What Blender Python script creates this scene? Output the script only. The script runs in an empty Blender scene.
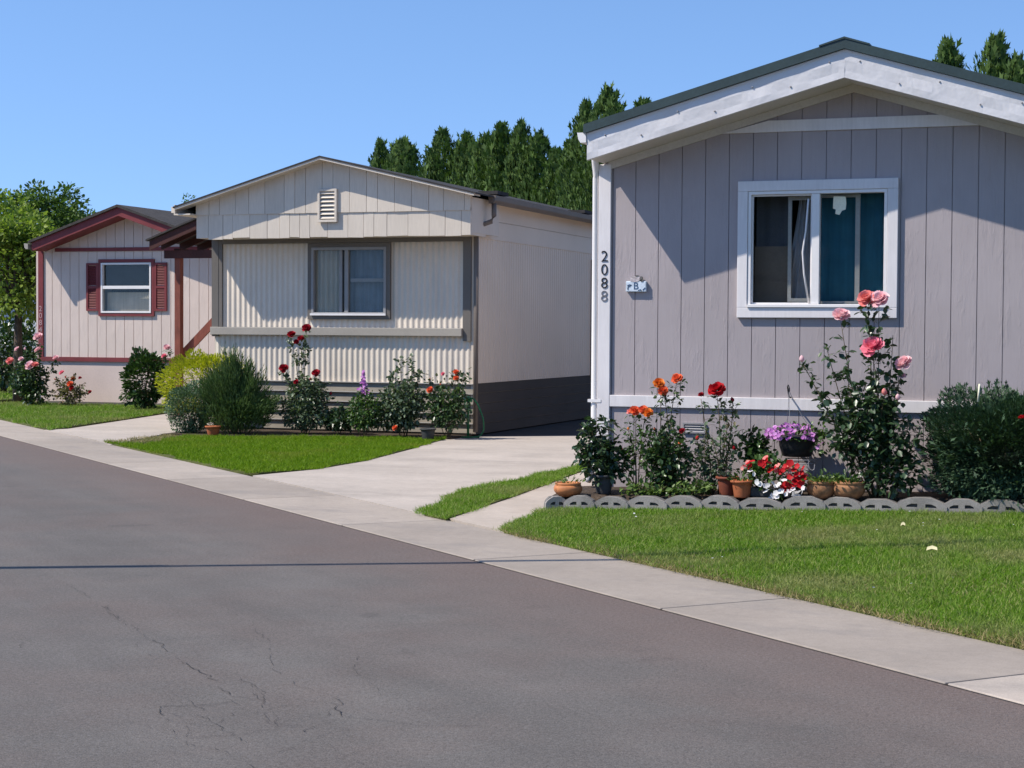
import bpy, math, random
import numpy as np
from mathutils import Vector, Matrix
random.seed(7)
rng = np.random.default_rng(11)
S = bpy.context.scene
COL = S.collection
PI = math.pi

# ------------------------------------------------------------------ camera
CAMZ, FPX, YAW, PITCH, ROLL = 1.52, 1750.0, 20.0, math.degrees(math.atan(54/1750)), 0.35
_y, _p, _r = map(math.radians, (YAW, PITCH, ROLL))
FW = Vector((-math.sin(_y)*math.cos(_p), math.cos(_y)*math.cos(_p), -math.sin(_p)))
_rt = Vector((math.cos(_y), math.sin(_y), 0)); _up = _rt.cross(FW)
RT = _rt*math.cos(_r) + _up*math.sin(_r)
UP = -_rt*math.sin(_r) + _up*math.cos(_r)
cam = bpy.data.cameras.new('camera'); cam.sensor_width = 36; cam.lens = 36*FPX/1024
cam.clip_start = 0.1; cam.clip_end = 3000
co = bpy.data.objects.new('camera', cam); COL.objects.link(co)
M = Matrix((RT, UP, -FW)).transposed().to_4x4(); M.translation = (0, 0, CAMZ)
co.matrix_world = M
S.camera = co

def ray(px, py): return FW + RT*((px-512)/FPX) - UP*((py-384)/FPX)
def at(px, py, Y):
    d = ray(px, py); return Vector((0, 0, CAMZ)) + d*(Y/d.y)
def gr(px, py, z=0.0):
    d = ray(px, py); return Vector((0, 0, CAMZ)) + d*((z-CAMZ)/d.z)

# ------------------------------------------------------------------ tagging
def tag(o, label=None, cat=None, group=None, kind=None):
    if label: o['label'] = label
    if cat: o['category'] = cat
    if group: o['group'] = group
    if kind: o['kind'] = kind
    return o
def empty(name, loc=(0, 0, 0), rz=0):
    o = bpy.data.objects.new(name, None); COL.objects.link(o)
    o.location = loc; o.rotation_euler = (0, 0, rz); o.empty_display_size = .1
    return o
def thing(name, loc, label, cat, group=None, rz=0):
    return tag(empty(name, loc, rz), label, cat, group)
def copy_tree(o, parent=None):
    c = o.copy(); COL.objects.link(c); c.parent = parent
    for ch in list(o.children): copy_tree(ch, c)
    return c

# ------------------------------------------------------------------ mesh builder
class MB:
    def __init__(s): s.v = []; s.f = []; s.sm = []; s.chunks = []
    def add(s, verts, faces, smooth=False):
        b = len(s.v); s.v += [tuple(v) for v in verts]
        s.f += [tuple(i+b for i in f) for f in faces]; s.sm += [smooth]*len(faces)
    def box(s, x0, x1, y0, y1, z0, z1):
        v = [(x0,y0,z0),(x1,y0,z0),(x1,y1,z0),(x0,y1,z0),(x0,y0,z1),(x1,y0,z1),(x1,y1,z1),(x0,y1,z1)]
        s.add(v, [(0,3,2,1),(4,5,6,7),(0,1,5,4),(1,2,6,5),(2,3,7,6),(3,0,4,7)])
    def prism(s, pts, axis, a, b, smooth=False):
        """pts: 2D outline; axis 'y' -> pts are (x,z) pushed from y=a to y=b; 'z' -> (x,y); 'x' -> (y,z)"""
        n = len(pts)
        mk = {'y': lambda p, t: (p[0], t, p[1]), 'z': lambda p, t: (p[0], p[1], t), 'x': lambda p, t: (t, p[0], p[1])}[axis]
        ar = sum(pts[i][0]*pts[(i+1) % n][1]-pts[(i+1) % n][0]*pts[i][1] for i in range(n))
        if ar < 0: pts = pts[::-1]
        v = [mk(p, a) for p in pts] + [mk(p, b) for p in pts]
        fl = (axis == 'y') == (b > a)
        f0, f1 = tuple(range(n)), tuple(range(2*n-1, n-1, -1))
        sd = [(i, (i+n), (i+1) % n + n, (i+1) % n) for i in range(n)]
        fs = [f0, f1] + sd
        if not fl: fs = [f[::-1] for f in fs]
        s.add(v, fs, smooth)
    def tube(s, pts, r, n=6, r1=None, cap=True):
        pts = [Vector(p) for p in pts]; m = len(pts)
        rs = r if isinstance(r, (list, tuple)) else [r + ((r1 if r1 is not None else r)-r)*i/max(1, m-1) for i in range(m)]
        ref = Vector((0.31, 0.17, 0.93)); v = []; f = []
        for i, p in enumerate(pts):
            t = (pts[min(i+1, m-1)] - pts[max(i-1, 0)]).normalized()
            a = t.cross(ref)
            if a.length < .1: a = t.cross(Vector((1, 0, 0)))
            a.normalize(); b = t.cross(a)
            for k in range(n):
                an = 2*PI*k/n; v.append(p + (a*math.cos(an) + b*math.sin(an))*rs[i])
        for i in range(m-1):
            for k in range(n):
                k2 = (k+1) % n; f.append((i*n+k, i*n+k2, (i+1)*n+k2, (i+1)*n+k))
        if cap: f.append(tuple(range(n))[::-1]); f.append(tuple((m-1)*n+k for k in range(n)))
        s.add(v, f, n > 4)
    def lathe(s, prof, c=(0, 0, 0), n=24, jitter=0):
        v = []; f = []; m = len(prof)
        for i, (r, z) in enumerate(prof):
            for k in range(n):
                an = 2*PI*k/n; rr = r*(1+jitter*math.sin(3*an+i)) ; v.append((c[0]+rr*math.cos(an), c[1]+rr*math.sin(an), c[2]+z))
        for i in range(m-1):
            for k in range(n):
                k2 = (k+1) % n; f.append((i*n+k, i*n+k2, (i+1)*n+k2, (i+1)*n+k))
        f.append(tuple(range(n))[::-1]); f.append(tuple((m-1)*n+k for k in range(n)))
        s.add(v, f, True)
    def np(s, V, F, smooth=False): s.chunks.append((V, F, smooth))
    def build(s, name, mat, parent=None, bevel=0):
        me = bpy.data.meshes.new(name)
        V = np.array(s.v, dtype=np.float32).reshape(-1, 3); loops = []; cnt = []; sm = []
        for f in s.f: loops.extend(f); cnt.append(len(f))
        loops = [np.array(loops, dtype=np.int32)]; cnt = [np.array(cnt, dtype=np.int32)]; sm = [np.array(s.sm, dtype=bool)]
        Vs = [V]; b = len(V)
        for (cv, cf, csm) in s.chunks:
            Vs.append(cv.astype(np.float32)); loops.append((cf+b).astype(np.int32).ravel())
            cnt.append(np.full(len(cf), cf.shape[1], dtype=np.int32)); sm.append(np.full(len(cf), csm, dtype=bool)); b += len(cv)
        V = np.concatenate(Vs); L = np.concatenate(loops); N = np.concatenate(cnt); SM = np.concatenate(sm)
        me.vertices.add(len(V)); me.vertices.foreach_set('co', V.ravel())
        me.loops.add(len(L)); me.loops.foreach_set('vertex_index', L)
        me.polygons.add(len(N)); st = np.zeros(len(N), dtype=np.int32); st[1:] = np.cumsum(N)[:-1]
        me.polygons.foreach_set('loop_start', st); me.polygons.foreach_set('use_smooth', SM)
        me.update(calc_edges=True); me.validate()
        if mat: me.materials.append(mat)
        o = bpy.data.objects.new(name, me); COL.objects.link(o)
        if parent: o.parent = parent
        if bevel:
            m = o.modifiers.new('bevel', 'BEVEL'); m.width = bevel; m.segments = 2; m.limit_method = 'ANGLE'; m.angle_limit = math.radians(50)
        return o

# ------------------------------------------------------------------ materials
def nt(name):
    m = bpy.data.materials.new(name); m.use_nodes = True; t = m.node_tree; t.nodes.clear()
    out = t.nodes.new('ShaderNodeOutputMaterial'); return m, t, out
def N(t, typ, **kw):
    n = t.nodes.new(typ)
    for k, v in kw.items():
        if k in n.inputs.keys(): n.inputs[k].default_value = v
        else: setattr(n, k, v)
    return n
def rgba(c): return (c[0], c[1], c[2], 1)
def pos(t, scale=(1, 1, 1), obj=False):
    if obj: g = N(t, 'ShaderNodeTexCoord').outputs['Object']
    else: g = N(t, 'ShaderNodeNewGeometry').outputs['Position']
    mp = N(t, 'ShaderNodeMapping'); mp.inputs['Scale'].default_value = scale
    t.links.new(g, mp.inputs['Vector']); return mp.outputs['Vector']
def noise(t, v, scale, detail=4, rough=.55):
    n = N(t, 'ShaderNodeTexNoise', Scale=scale, Detail=detail, Roughness=rough); t.links.new(v, n.inputs['Vector']); return n.outputs['Fac']
def ramp(t, f, stops):
    r = N(t, 'ShaderNodeValToRGB'); e = r.color_ramp.elements
    while len(e) < len(stops): e.new(.5)
    for el, (p, c) in zip(e, stops): el.position = p; el.color = rgba(c)
    t.links.new(f, r.inputs['Fac']); return r.outputs['Color']
def mix(t, fac, a, b, mode='MIX'):
    m = N(t, 'ShaderNodeMix'); m.data_type = 'RGBA'; m.blend_type = mode
    for s, x in ((m.inputs[0], fac), (m.inputs[6], a), (m.inputs[7], b)):
        if hasattr(x, 'is_linked'): t.links.new(x, s)
        else: s.default_value = rgba(x) if isinstance(x, (tuple, list)) else x
    return m.outputs[2]
def math_(t, op, a, b=0.0, c=None):
    m = N(t, 'ShaderNodeMath'); m.operation = op
    for i, x in enumerate((a, b) if c is None else (a, b, c)):
        if hasattr(x, 'is_linked'): t.links.new(x, m.inputs[i])
        else: m.inputs[i].default_value = x
    return m.outputs[0]
def bump(t, h, strength, dist=.01):
    b = N(t, 'ShaderNodeBump', Strength=strength, Distance=dist); t.links.new(h, b.inputs['Height']); return b.outputs['Normal']
def pbr(name, c, rough=.6, var=.12, vscale=1.5, grain=.06, gscale=60, bmp=.2, bscale=80, bdist=.004, stretch=(1, 1, 1), spec=.3, metal=0, dirt=None, isl=0):
    m, t, out = nt(name)
    b = N(t, 'ShaderNodeBsdfPrincipled', Roughness=rough, Metallic=metal); b.inputs['Specular IOR Level'].default_value = spec
    v = pos(t); v2 = pos(t, stretch)
    n1 = noise(t, v, vscale, 5); n2 = noise(t, v2, gscale, 3)
    lo = tuple(x*(1-var) for x in c); hi = tuple(min(1, x*(1+var)) for x in c)
    col = ramp(t, n1, [(.3, lo), (.7, hi)])
    g = ramp(t, n2, [(.3, (1-grain*2,)*3), (.7, (1, 1, 1))])
    col = mix(t, 1.0, col, g, 'MULTIPLY')
    if isl:
        r = N(t, 'ShaderNodeNewGeometry').outputs['Random Per Island']
        col = mix(t, 1.0, col, ramp(t, r, [(0, (1-isl,)*3), (1, (1, 1, 1))]), 'MULTIPLY')
    if dirt:
        n3 = noise(t, pos(t, (1, 1, .35)), 2.2, 6, .7)
        f = ramp(t, n3, [(.5, (0, 0, 0)), (.75, (.55,)*3)])
        col = mix(t, f, col, dirt)
    t.links.new(col, b.inputs['Base Color'])
    if bmp:
        n4 = noise(t, v2, bscale, 4, .6); t.links.new(bump(t, n4, bmp, bdist), b.inputs['Normal'])
    t.links.new(b.outputs[0], out.inputs[0]); return m
def leafmat(name, cols, trans=.3, rough=.45, spec=.35, patch=None, tint=(1.0, 1.15, .55)):
    """cols: darker..lighter leaf colours, picked at random leaf by leaf"""
    m, t, out = nt(name)
    r = N(t, 'ShaderNodeNewGeometry').outputs['Random Per Island']
    col = ramp(t, r, [(i/(len(cols)-1), c) for i, c in enumerate(cols)])
    if patch:
        n1 = noise(t, pos(t), patch[1], 4, .6)
        col = mix(t, ramp(t, n1, [(patch[2], (0, 0, 0)), (patch[3], (1, 1, 1))]), col, patch[0])
    b = N(t, 'ShaderNodeBsdfPrincipled', Roughness=rough); b.inputs['Specular IOR Level'].default_value = spec
    tr = N(t, 'ShaderNodeBsdfTranslucent'); mx = N(t, 'ShaderNodeMixShader', Fac=trans)
    t.links.new(col, b.inputs['Base Color'])
    t.links.new(mix(t, 1.0, col, tint, 'MULTIPLY'), tr.inputs['Color'])
    t.links.new(b.outputs[0], mx.inputs[1]); t.links.new(tr.outputs[0], mx.inputs[2]); t.links.new(mx.outputs[0], out.inputs[0]); return m
def petalmat(name, c0, c1):
    return leafmat(name, [c0, tuple((a+b)/2 for a, b in zip(c0, c1)), c1], .3, .6, .2, tint=(1, 1, 1))
def glass(name, tint=(.85, .9, .92), ior=1.5):
    m, t, out = nt(name)
    fr = N(t, 'ShaderNodeFresnel', IOR=ior); tr = N(t, 'ShaderNodeBsdfTransparent', Color=rgba(tint))
    gl = N(t, 'ShaderNodeBsdfGlossy', Roughness=.015); mx = N(t, 'ShaderNodeMixShader')
    n = noise(t, pos(t), 1.3, 1); bn = bump(t, n, .05, .05); t.links.new(bn, gl.inputs['Normal'])
    t.links.new(math_(t, 'MULTIPLY', fr.outputs[0], .5), mx.inputs[0]); t.links.new(tr.outputs[0], mx.inputs[1]); t.links.new(gl.outputs[0], mx.inputs[2])
    t.links.new(mx.outputs[0], out.inputs[0]); return m

U = Vector((.745, -.667, 0)); NN = Vector((.667, .745, 0))     # along the street, across it

def asphalt_mat():
    m, t, out = nt('asphalt'); b = N(t, 'ShaderNodeBsdfPrincipled', Roughness=.85); b.inputs['Specular IOR Level'].default_value = .25
    v = pos(t)
    big = noise(t, v, .35, 6, .6); mid = noise(t, v, 2.2, 5, .65); fine = noise(t, v, 130, 3, .8)
    vo = N(t, 'ShaderNodeTexVoronoi', Scale=95.0); t.links.new(v, vo.inputs['Vector'])
    col = ramp(t, big, [(.3, (.124, .112, .102)), (.7, (.150, .135, .122))])
    red = ramp(t, noise(t, v, .8, 5, .65), [(.42, (0, 0, 0)), (.75, (.8,)*3)])
    col = mix(t, red, col, (.148, .115, .10))
    col = mix(t, 1.0, col, ramp(t, mid, [(.3, (.9,)*3), (.7, (1.06,)*3)]), 'MULTIPLY')
    tb = N(t, 'ShaderNodeMapping'); tb.vector_type = 'TEXTURE'; tb.inputs['Rotation'].default_value = (0, 0, math.atan2(-.667, .745)); tb.inputs['Scale'].default_value = (9, .7, 1); t.links.new(v, tb.inputs['Vector'])
    col = mix(t, 1.0, col, ramp(t, noise(t, tb.outputs['Vector'], 1.0, 5, .6), [(.35, (.9,)*3), (.65, (1.06,)*3)]), 'MULTIPLY')
    oil = ramp(t, noise(t, v, 1.7, 5, .7), [(.62, (0, 0, 0)), (.74, (.5,)*3)])
    col = mix(t, oil, col, (.06, .055, .052))
    # redder, dustier band by the concrete (distance across the street)
    dp = N(t, 'ShaderNodeVectorMath', operation='DOT_PRODUCT'); t.links.new(v, dp.inputs[0]); dp.inputs[1].default_value = NN
    e = math_(t, 'ADD', dp.outputs['Value'], math_(t, 'MULTIPLY', mid, .8))
    edge = ramp(t, math_(t, 'MULTIPLY', e, .1), [(.44, (0, 0, 0)), (.565, (.75,)*3)])
    col = mix(t, edge, col, (.155, .112, .096))
    col = mix(t, 1.0, col, ramp(t, fine, [(.3, (.52,)*3), (.5, (1,)*3), (.72, (1.42,)*3)]), 'MULTIPLY')
    col = mix(t, 1.0, col, ramp(t, noise(t, v, 48, 4, .85), [(.3, (.66,)*3), (.5, (1,)*3), (.7, (1.3,)*3)]), 'MULTIPLY')
    # light stones of the aggregate
    st = ramp(t, N_col(t, vo), [(.0, (0, 0, 0)), (.92, (0, 0, 0)), (.98, (.25,)*3)])
    col = mix(t, st, col, (.2, .19, .185))
    t.links.new(col, b.inputs['Base Color'])
    t.links.new(bump(t, fine, .8, .006), b.inputs['Normal'])
    t.links.new(b.outputs[0], out.inputs[0]); return m
def N_col(t, vo):
    s = N(t, 'ShaderNodeSeparateColor'); t.links.new(vo.outputs['Color'], s.inputs[0]); return s.outputs[0]
def concrete_mat(name, c, stain=(.22, .2, .185), isl=.0, amt=.55):
    m, t, out = nt(name); b = N(t, 'ShaderNodeBsdfPrincipled', Roughness=.85); b.inputs['Specular IOR Level'].default_value = .25
    v = pos(t)
    col = ramp(t, noise(t, v, .9, 6, .65), [(.3, tuple(x*.84 for x in c)), (.72, tuple(x*1.08 for x in c))])
    if isl:
        r = N(t, 'ShaderNodeNewGeometry').outputs['Random Per Island']
        col = mix(t, 1.0, col, ramp(t, r, [(0, (1-isl,)*3), (1, (1, 1, 1))]), 'MULTIPLY')
    f = ramp(t, noise(t, pos(t, (.6, 1.1, 1)), 1.1, 7, .7), [(.5, (0, 0, 0)), (.72, (amt,)*3)])
    col = mix(t, f, col, stain)
    fine = noise(t, v, 160, 3, .7)
    col = mix(t, 1.0, col, ramp(t, fine, [(.3, (.82,)*3), (.7, (1.1,)*3)]), 'MULTIPLY')
    col = mix(t, 1.0, col, ramp(t, noise(t, v, 14, 4, .7), [(.3, (.92,)*3), (.7, (1.04,)*3)]), 'MULTIPLY')
    t.links.new(col, b.inputs['Base Color']); t.links.new(bump(t, fine, .3, .003), b.inputs['Normal'])
    t.links.new(b.outputs[0], out.inputs[0]); return m
def siding_mat(name, c, streak=.5):
    """painted rough plywood: fine vertical grain, torn streaks, faint dirt near the ground"""
    m, t, out = nt(name); b = N(t, 'ShaderNodeBsdfPrincipled', Roughness=.7); b.inputs['Specular IOR Level'].default_value = .25
    v = pos(t); g = noise(t, pos(t, (1, 1, .06)), 55, 5, .7); k = noise(t, pos(t, (1, 1, .22)), 11, 6, .75)
    col = ramp(t, noise(t, v, .9, 5, .6), [(.3, tuple(x*.93 for x in c)), (.7, tuple(x*1.06 for x in c))])
    col = mix(t, 1.0, col, ramp(t, g, [(.3, (.97,)*3), (.7, (1.015,)*3)]), 'MULTIPLY')
    col = mix(t, 1.0, col, ramp(t, noise(t, pos(t, (1, 1, .3)), 4, 6, .7), [(.35, (.95,)*3), (.6, (1.0,)*3)]), 'MULTIPLY')
    t.links.new(col, b.inputs['Base Color'])
    kk = ramp(t, k, [(.52, (0, 0, 0)), (.68, (1, 1, 1))])
    h = math_(t, 'ADD', math_(t, 'MULTIPLY', g, .5), math_(t, 'MULTIPLY', math_(t, 'MULTIPLY', g, kk), 2.2))
    t.links.new(bump(t, h, streak, .006), b.inputs['Normal'])
    t.links.new(b.outputs[0], out.inputs[0]); return m

MT = {}
MT['asphalt'] = asphalt_mat()
MT['crack'] = pbr('crack_filler', (.05, .045, .042), .9)
MT['concrete'] = concrete_mat('sidewalk_concrete', (.44, .375, .315), isl=.28, amt=.75)
MT['drive'] = concrete_mat('driveway_concrete', (.46, .40, .345), stain=(.27, .24, .21), amt=.55)
MT['path'] = concrete_mat('path_concrete', (.47, .40, .335), stain=(.3, .24, .19), amt=.5)
MT['driveshade'] = pbr('driveway_shade', (.045, .042, .04), .9, .2, 2, .2, 90, .5, 90)  # near-black tone standing in for the shade between the houses
MT['soil'] = pbr('soil', (.085, .06, .042), .95, .3, 6, .25, 60, .8, 40, .03)
MT['ground'] = pbr('ground', (.13, .11, .06), .95, .3, 1, .2, 30, .5, 30, .02)
MT['lawnbase'] = pbr('lawn_soil', (.11, .12, .03), .95, .35, 3, .3, 90, .8, 60, .02)
MT['gray_siding'] = siding_mat('gray_siding', (.40, .35, .352), .3)
MT['white'] = pbr('white_trim', (.76, .72, .71), .5, .05, 2, .04, 50, .12, 40, .003, (1, 1, .1), dirt=(.55, .52, .52))
MT['white_metal'] = pbr('white_fascia', (.66, .645, .65), .4, .05, 2, .02, 60, .5, 2.6, .03, dirt=(.6, .57, .56))
MT['vinyl'] = pbr('white_vinyl', (.8, .77, .75), .35, .04, 3, .02, 40, .05, 40)
MT['soffit'] = pbr('soffit', (.62, .58, .53), .6, .06)
MT['green_roof'] = pbr('green_roof', (.036, .06, .062), .5, .15, 3, .1, 40, .2, 60, spec=.4)
MT['black'] = pbr('black_metal', (.02, .02, .022), .4, .1)
MT['fade'] = pbr('faded_metal', (.17, .17, .19), .5, .3, 30)
MT['steel'] = pbr('grey_vent', (.3, .29, .3), .5, .1)
MT['dark'] = pbr('dark_room', (.05, .048, .046), .9, .3)
MT['reflected_brown'] = pbr('painted_reflection', (.17, .145, .125), .7, .2)  # brown of a reflection in the glass, put into the colour
MT['teal'] = pbr('teal_curtain', (.035, .165, .25), .8, .12, 6, .1, 40, .3, 6, .02, (1, 1, .05))
MT['sheer'] = pbr('sheer_curtain', (.36, .38, .43), .9, .1, 3, .1, 30, .4, 9, .02, (1, 1, .05))
MT['drape'] = pbr('cream_drape', (.62, .56, .47), .9, .1, 3, .1, 30, .4, 14, .02, (1, 1, .05))
MT['bluecurtain'] = pbr('blue_net', (.2, .25, .31), .9, .2, 3, .1, 30, .4, 9, .02, (1, 1, .05))
MT['paper'] = pbr('paper', (.82, .78, .6), .8, .08)
MT['storm'] = pbr('storm_alu', (.5, .5, .5), .5, .05)
MT['dim'] = pbr('dim_curtain', (.12, .13, .155), .9, .2)
MT['leaf_pale'] = pbr('pale_leaf', (.55, .5, .3), .8, .15)
MT['glass'] = glass('window_glass', (.95, .95, .93))
MT['alu'] = pbr('dull_aluminium', (.30, .295, .29), .5, .08, 4)
MT['cream_metal'] = pbr('cream_corrugated', (.69, .605, .50), .45, .05, 1.2, .03, 40, .06, 30, dirt=(.47, .43, .38))
MT['cream_board'] = pbr('cream_board', (.69, .605, .505), .6, .05, 1.2, .05, 60, .2, 50, .003, (1, 1, .1), isl=.1)
MT['side_metal'] = pbr('beige_side_metal', (.68, .575, .465), .45, .05, 1, .02, 40, .05)
MT['taupe'] = pbr('taupe_trim', (.15, .135, .118), .6, .08, 2, .05, 50, .15)
MT['taupe_light'] = pbr('taupe_band', (.37, .335, .285), .55, .08, 2, .05, 50, .15)
MT['skirt'] = pbr('olive_skirt', (.29, .255, .205), .7, .18, 2, .1, 40, .2, 40, .004, (.1, 1, 1))
MT['skirt_lip_sunlit'] = pbr('skirt_lip_sunlit', (.5, .47, .43), .6, .1, 3)  # sunlit board edge put into a paler colour
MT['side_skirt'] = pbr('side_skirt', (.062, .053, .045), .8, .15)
MT['roof_dark'] = pbr('dark_shingle', (.055, .05, .048), .9, .3, 5, .2, 60, .5, 60, .006)
MT['gutter_brown'] = pbr('brown_gutter', (.17, .14, .12), .45, .1)
MT['pink_siding'] = siding_mat('pink_siding', (.66, .545, .475), .4)
MT['pinknum'] = pbr('dull_pink_numbers', (.48, .3, .3), .6, .1)
MT['pink_skirt'] = pbr('pink_skirt', (.66, .53, .47), .75, .07, 1.2, .04, 40, .2, 60)
MT['maroon'] = pbr('maroon_trim', (.2, .04, .042), .55, .15, 3, .05, 50, .1)
MT['redwood'] = pbr('redwood_stain', (.21, .062, .04), .65, .2, 3, .15, 50, .25, 50, .003, (1, 1, .1))
MT['redwood_dark'] = pbr('dark_redwood', (.065, .022, .018), .7, .2, 3, .15, 50, .2)
MT['shingle_gray'] = pbr('brown_grey_shingle', (.075, .066, .06), .9, .25, 6, .25, 40, .6, 30, .01)
MT['block'] = pbr('edging_concrete', (.34, .312, .285), .9, .15, 8, .12, 120, .5, 120, .004, dirt=(.13, .125, .10))
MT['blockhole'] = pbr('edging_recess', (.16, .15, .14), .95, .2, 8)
MT['terracotta'] = pbr('terracotta', (.42, .13, .05), .75, .15, 8, .1, 60, .2, 60)
MT['terracotta_dark'] = pbr('dark_terracotta', (.20, .055, .03), .75, .2, 8)  # darker red-brown clay tone
MT['orangebowl'] = pbr('orange_bowl', (.50, .19, .07), .6, .2, 12, .12, 40, .2, 40, dirt=(.16, .06, .03))
MT['tanbowl'] = pbr('tan_bowl', (.42, .2, .09), .7, .35, 14, .25, 30, .4, 30, dirt=(.1, .05, .03))
MT['darkpot'] = pbr('dark_grey_pot', (.055, .055, .055), .6, .15)
MT['green_hose'] = pbr('green_hose', (.02, .14, .05), .4, .1)
MT['stem'] = pbr('green_stem', (.07, .09, .03), .6, .25, 20)
MT['cane'] = pbr('rose_cane', (.09, .07, .035), .7, .25, 15)
MT['bark'] = pbr('bark', (.10, .075, .055), .9, .3, 8, .2, 30, .8, 25, .03, (1, 1, .2))
MT['rose_leaf'] = leafmat('rose_leaf', [(.022, .05, .018), (.038, .078, .028), (.058, .105, .04), (.10, .165, .05)], .22, .36, .55)
MT['rose_leaf_bright'] = leafmat('rose_leaf_bright', [(.025, .06, .015), (.045, .10, .022), (.075, .15, .035), (.13, .2, .05)], .28, .4, .45)
MT['rose_leaf_dark'] = leafmat('rose_leaf_dark', [(.017, .04, .016), (.03, .062, .025), (.046, .085, .038), (.075, .125, .05)], .2, .36, .6)
MT['rose_leaf_grey'] = leafmat('rose_leaf_grey', [(.045, .075, .042), (.075, .115, .065), (.115, .16, .09), (.17, .22, .12)], .22, .4, .5)
MT['bronze_leaf'] = leafmat('bronze_leaf', [(.10, .07, .03), (.13, .11, .04), (.10, .13, .045)], .3)
MT['dry_leaf'] = leafmat('dry_leaf', [(.13, .12, .06), (.19, .17, .09), (.12, .14, .06), (.22, .13, .07)], .3)
MT['broadleaf'] = leafmat('broad_leaf', [(.02, .05, .012), (.035, .075, .018), (.06, .11, .03)], .22, .3, .55)
MT['yew'] = leafmat('conifer_bush', [(.022, .048, .022), (.036, .075, .036), (.06, .11, .055), (.10, .16, .085)], .15, .55, .3)
MT['broom'] = leafmat('broom_green', [(.055, .10, .03), (.095, .155, .048), (.145, .22, .07)], .2, .55, .3)
MT['greyshrub'] = leafmat('grey_shrub', [(.055, .10, .052), (.08, .14, .07), (.12, .19, .095)], .2, .55, .3)
MT['gold'] = leafmat('gold_shrub', [(.27, .31, .012), (.42, .44, .018), (.54, .52, .03), (.17, .24, .02)], .3, .5, .3)
MT['arbor'] = leafmat('arborvitae', [(.034, .068, .015), (.055, .102, .022), (.082, .14, .03), (.12, .19, .04)], .22, .6, .25)
MT['tree_light'] = leafmat('light_tree', [(.10, .155, .025), (.155, .23, .035), (.22, .30, .05), (.29, .36, .07)], .4, .5, .3)
MT['tree_mid'] = leafmat('mid_tree', [(.055, .10, .022), (.085, .15, .034), (.13, .205, .045)], .32, .5, .3)
MT['grass'] = leafmat('grass_blades', [(.075, .165, .006), (.115, .235, .010), (.165, .30, .018), (.23, .35, .045), (.42, .41, .17)], .38, .55, .25, patch=((.30, .30, .12), .8, .47, .7))
MT['grass_lush'] = leafmat('grass_lush', [(.085, .17, .004), (.13, .24, .006), (.18, .30, .010), (.25, .34, .022)], .38, .55, .2, patch=((.27, .28, .045), 1.1, .52, .8))
MT['straw'] = leafmat('straw', [(.28, .22, .1), (.36, .29, .15), (.2, .2, .07)], .25, .7, .15)
MT['succulent'] = leafmat('succulent', [(.09, .15, .03), (.14, .21, .05), (.05, .10, .03)], .25)
MT['pet_orange'] = petalmat('petal_orange', (.75, .13, .02), (.85, .33, .05))
MT['pet_coral'] = petalmat('petal_coral', (.75, .10, .05), (.85, .22, .08))
MT['pet_red'] = petalmat('petal_red', (.42, .008, .012), (.62, .02, .03))
MT['pet_crimson'] = petalmat('petal_crimson', (.25, .006, .014), (.42, .012, .03))
MT['pet_pink'] = petalmat('petal_pink', (.8, .17, .25), (.88, .33, .42))
MT['pet_pale'] = petalmat('petal_pale_pink', (.85, .46, .5), (.9, .66, .68))
MT['pet_salmon'] = petalmat('petal_salmon', (.82, .22, .2), (.85, .36, .33))
MT['pet_white'] = petalmat('petal_white', (.8, .78, .78), (.9, .88, .86))
MT['pet_purple'] = petalmat('petal_purple', (.45, .12, .47), (.74, .38, .72))
MT['far_wall'] = pbr('far_white_wall', (.55, .57, .6), .7, .05)
MT['plaque'] = pbr('plaque_blue_white', (.62, .7, .78), .5, .2, 25)
MT['plaque_ink'] = pbr('plaque_ink', (.06, .11, .2), .5, .1)
MT['bird'] = pbr('plaque_bird', (.5, .44, .44), .5, .4, 60)
MT['bird_dark'] = pbr('plaque_bird_dark', (.16, .15, .14), .5, .2, 60)

# ------------------------------------------------------------------ world, sun
SUNV = Vector((-.70, -.45, .98)).normalized()      # towards the sun
EL = math.asin(SUNV.z); AZ = math.atan2(SUNV.x, SUNV.y)
w = bpy.data.worlds.new('World'); S.world = w; w.use_nodes = True
t = w.node_tree; t.nodes.clear()
wo = t.nodes.new('ShaderNodeOutputWorld'); bg = t.nodes.new('ShaderNodeBackground')
sky = t.nodes.new('ShaderNodeTexSky'); sky.sky_type = 'NISHITA'; sky.sun_disc = False
sky.sun_elevation = EL; sky.sun_rotation = AZ
sky.altitude = 400; sky.air_density = 0.9; sky.dust_density = 0.0; sky.ozone_density = 3.0
bg.inputs['Strength'].default_value = .143
tc_ = t.nodes.new('ShaderNodeTexCoord'); vm_ = t.nodes.new('ShaderNodeVectorMath'); vm_.operation = 'ADD'; vm_.inputs[1].default_value = (0, 0, .17)
vn_ = t.nodes.new('ShaderNodeVectorMath'); vn_.operation = 'NORMALIZE'; t.links.new(tc_.outputs['Generated'], vm_.inputs[0]); t.links.new(vm_.outputs[0], vn_.inputs[0]); t.links.new(vn_.outputs[0], sky.inputs['Vector'])
hs_ = t.nodes.new('ShaderNodeHueSaturation'); hs_.inputs['Saturation'].default_value = 1.12
t.links.new(sky.outputs[0], hs_.inputs['Color']); t.links.new(mix(t, 1.0, hs_.outputs[0], (1.28, 1.16, 1.12), 'MULTIPLY'), bg.inputs['Color']); t.links.new(bg.outputs[0], wo.inputs[0])
sl = bpy.data.lights.new('sun', 'SUN'); sl.energy = 4.2; sl.angle = math.radians(.53); sl.color = (1, .93, .83)
so = bpy.data.objects.new('sun', sl); COL.objects.link(so)
so.rotation_euler = SUNV.to_track_quat('Z', 'Y').to_euler(); so.location = (0, 0, 30)
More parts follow.
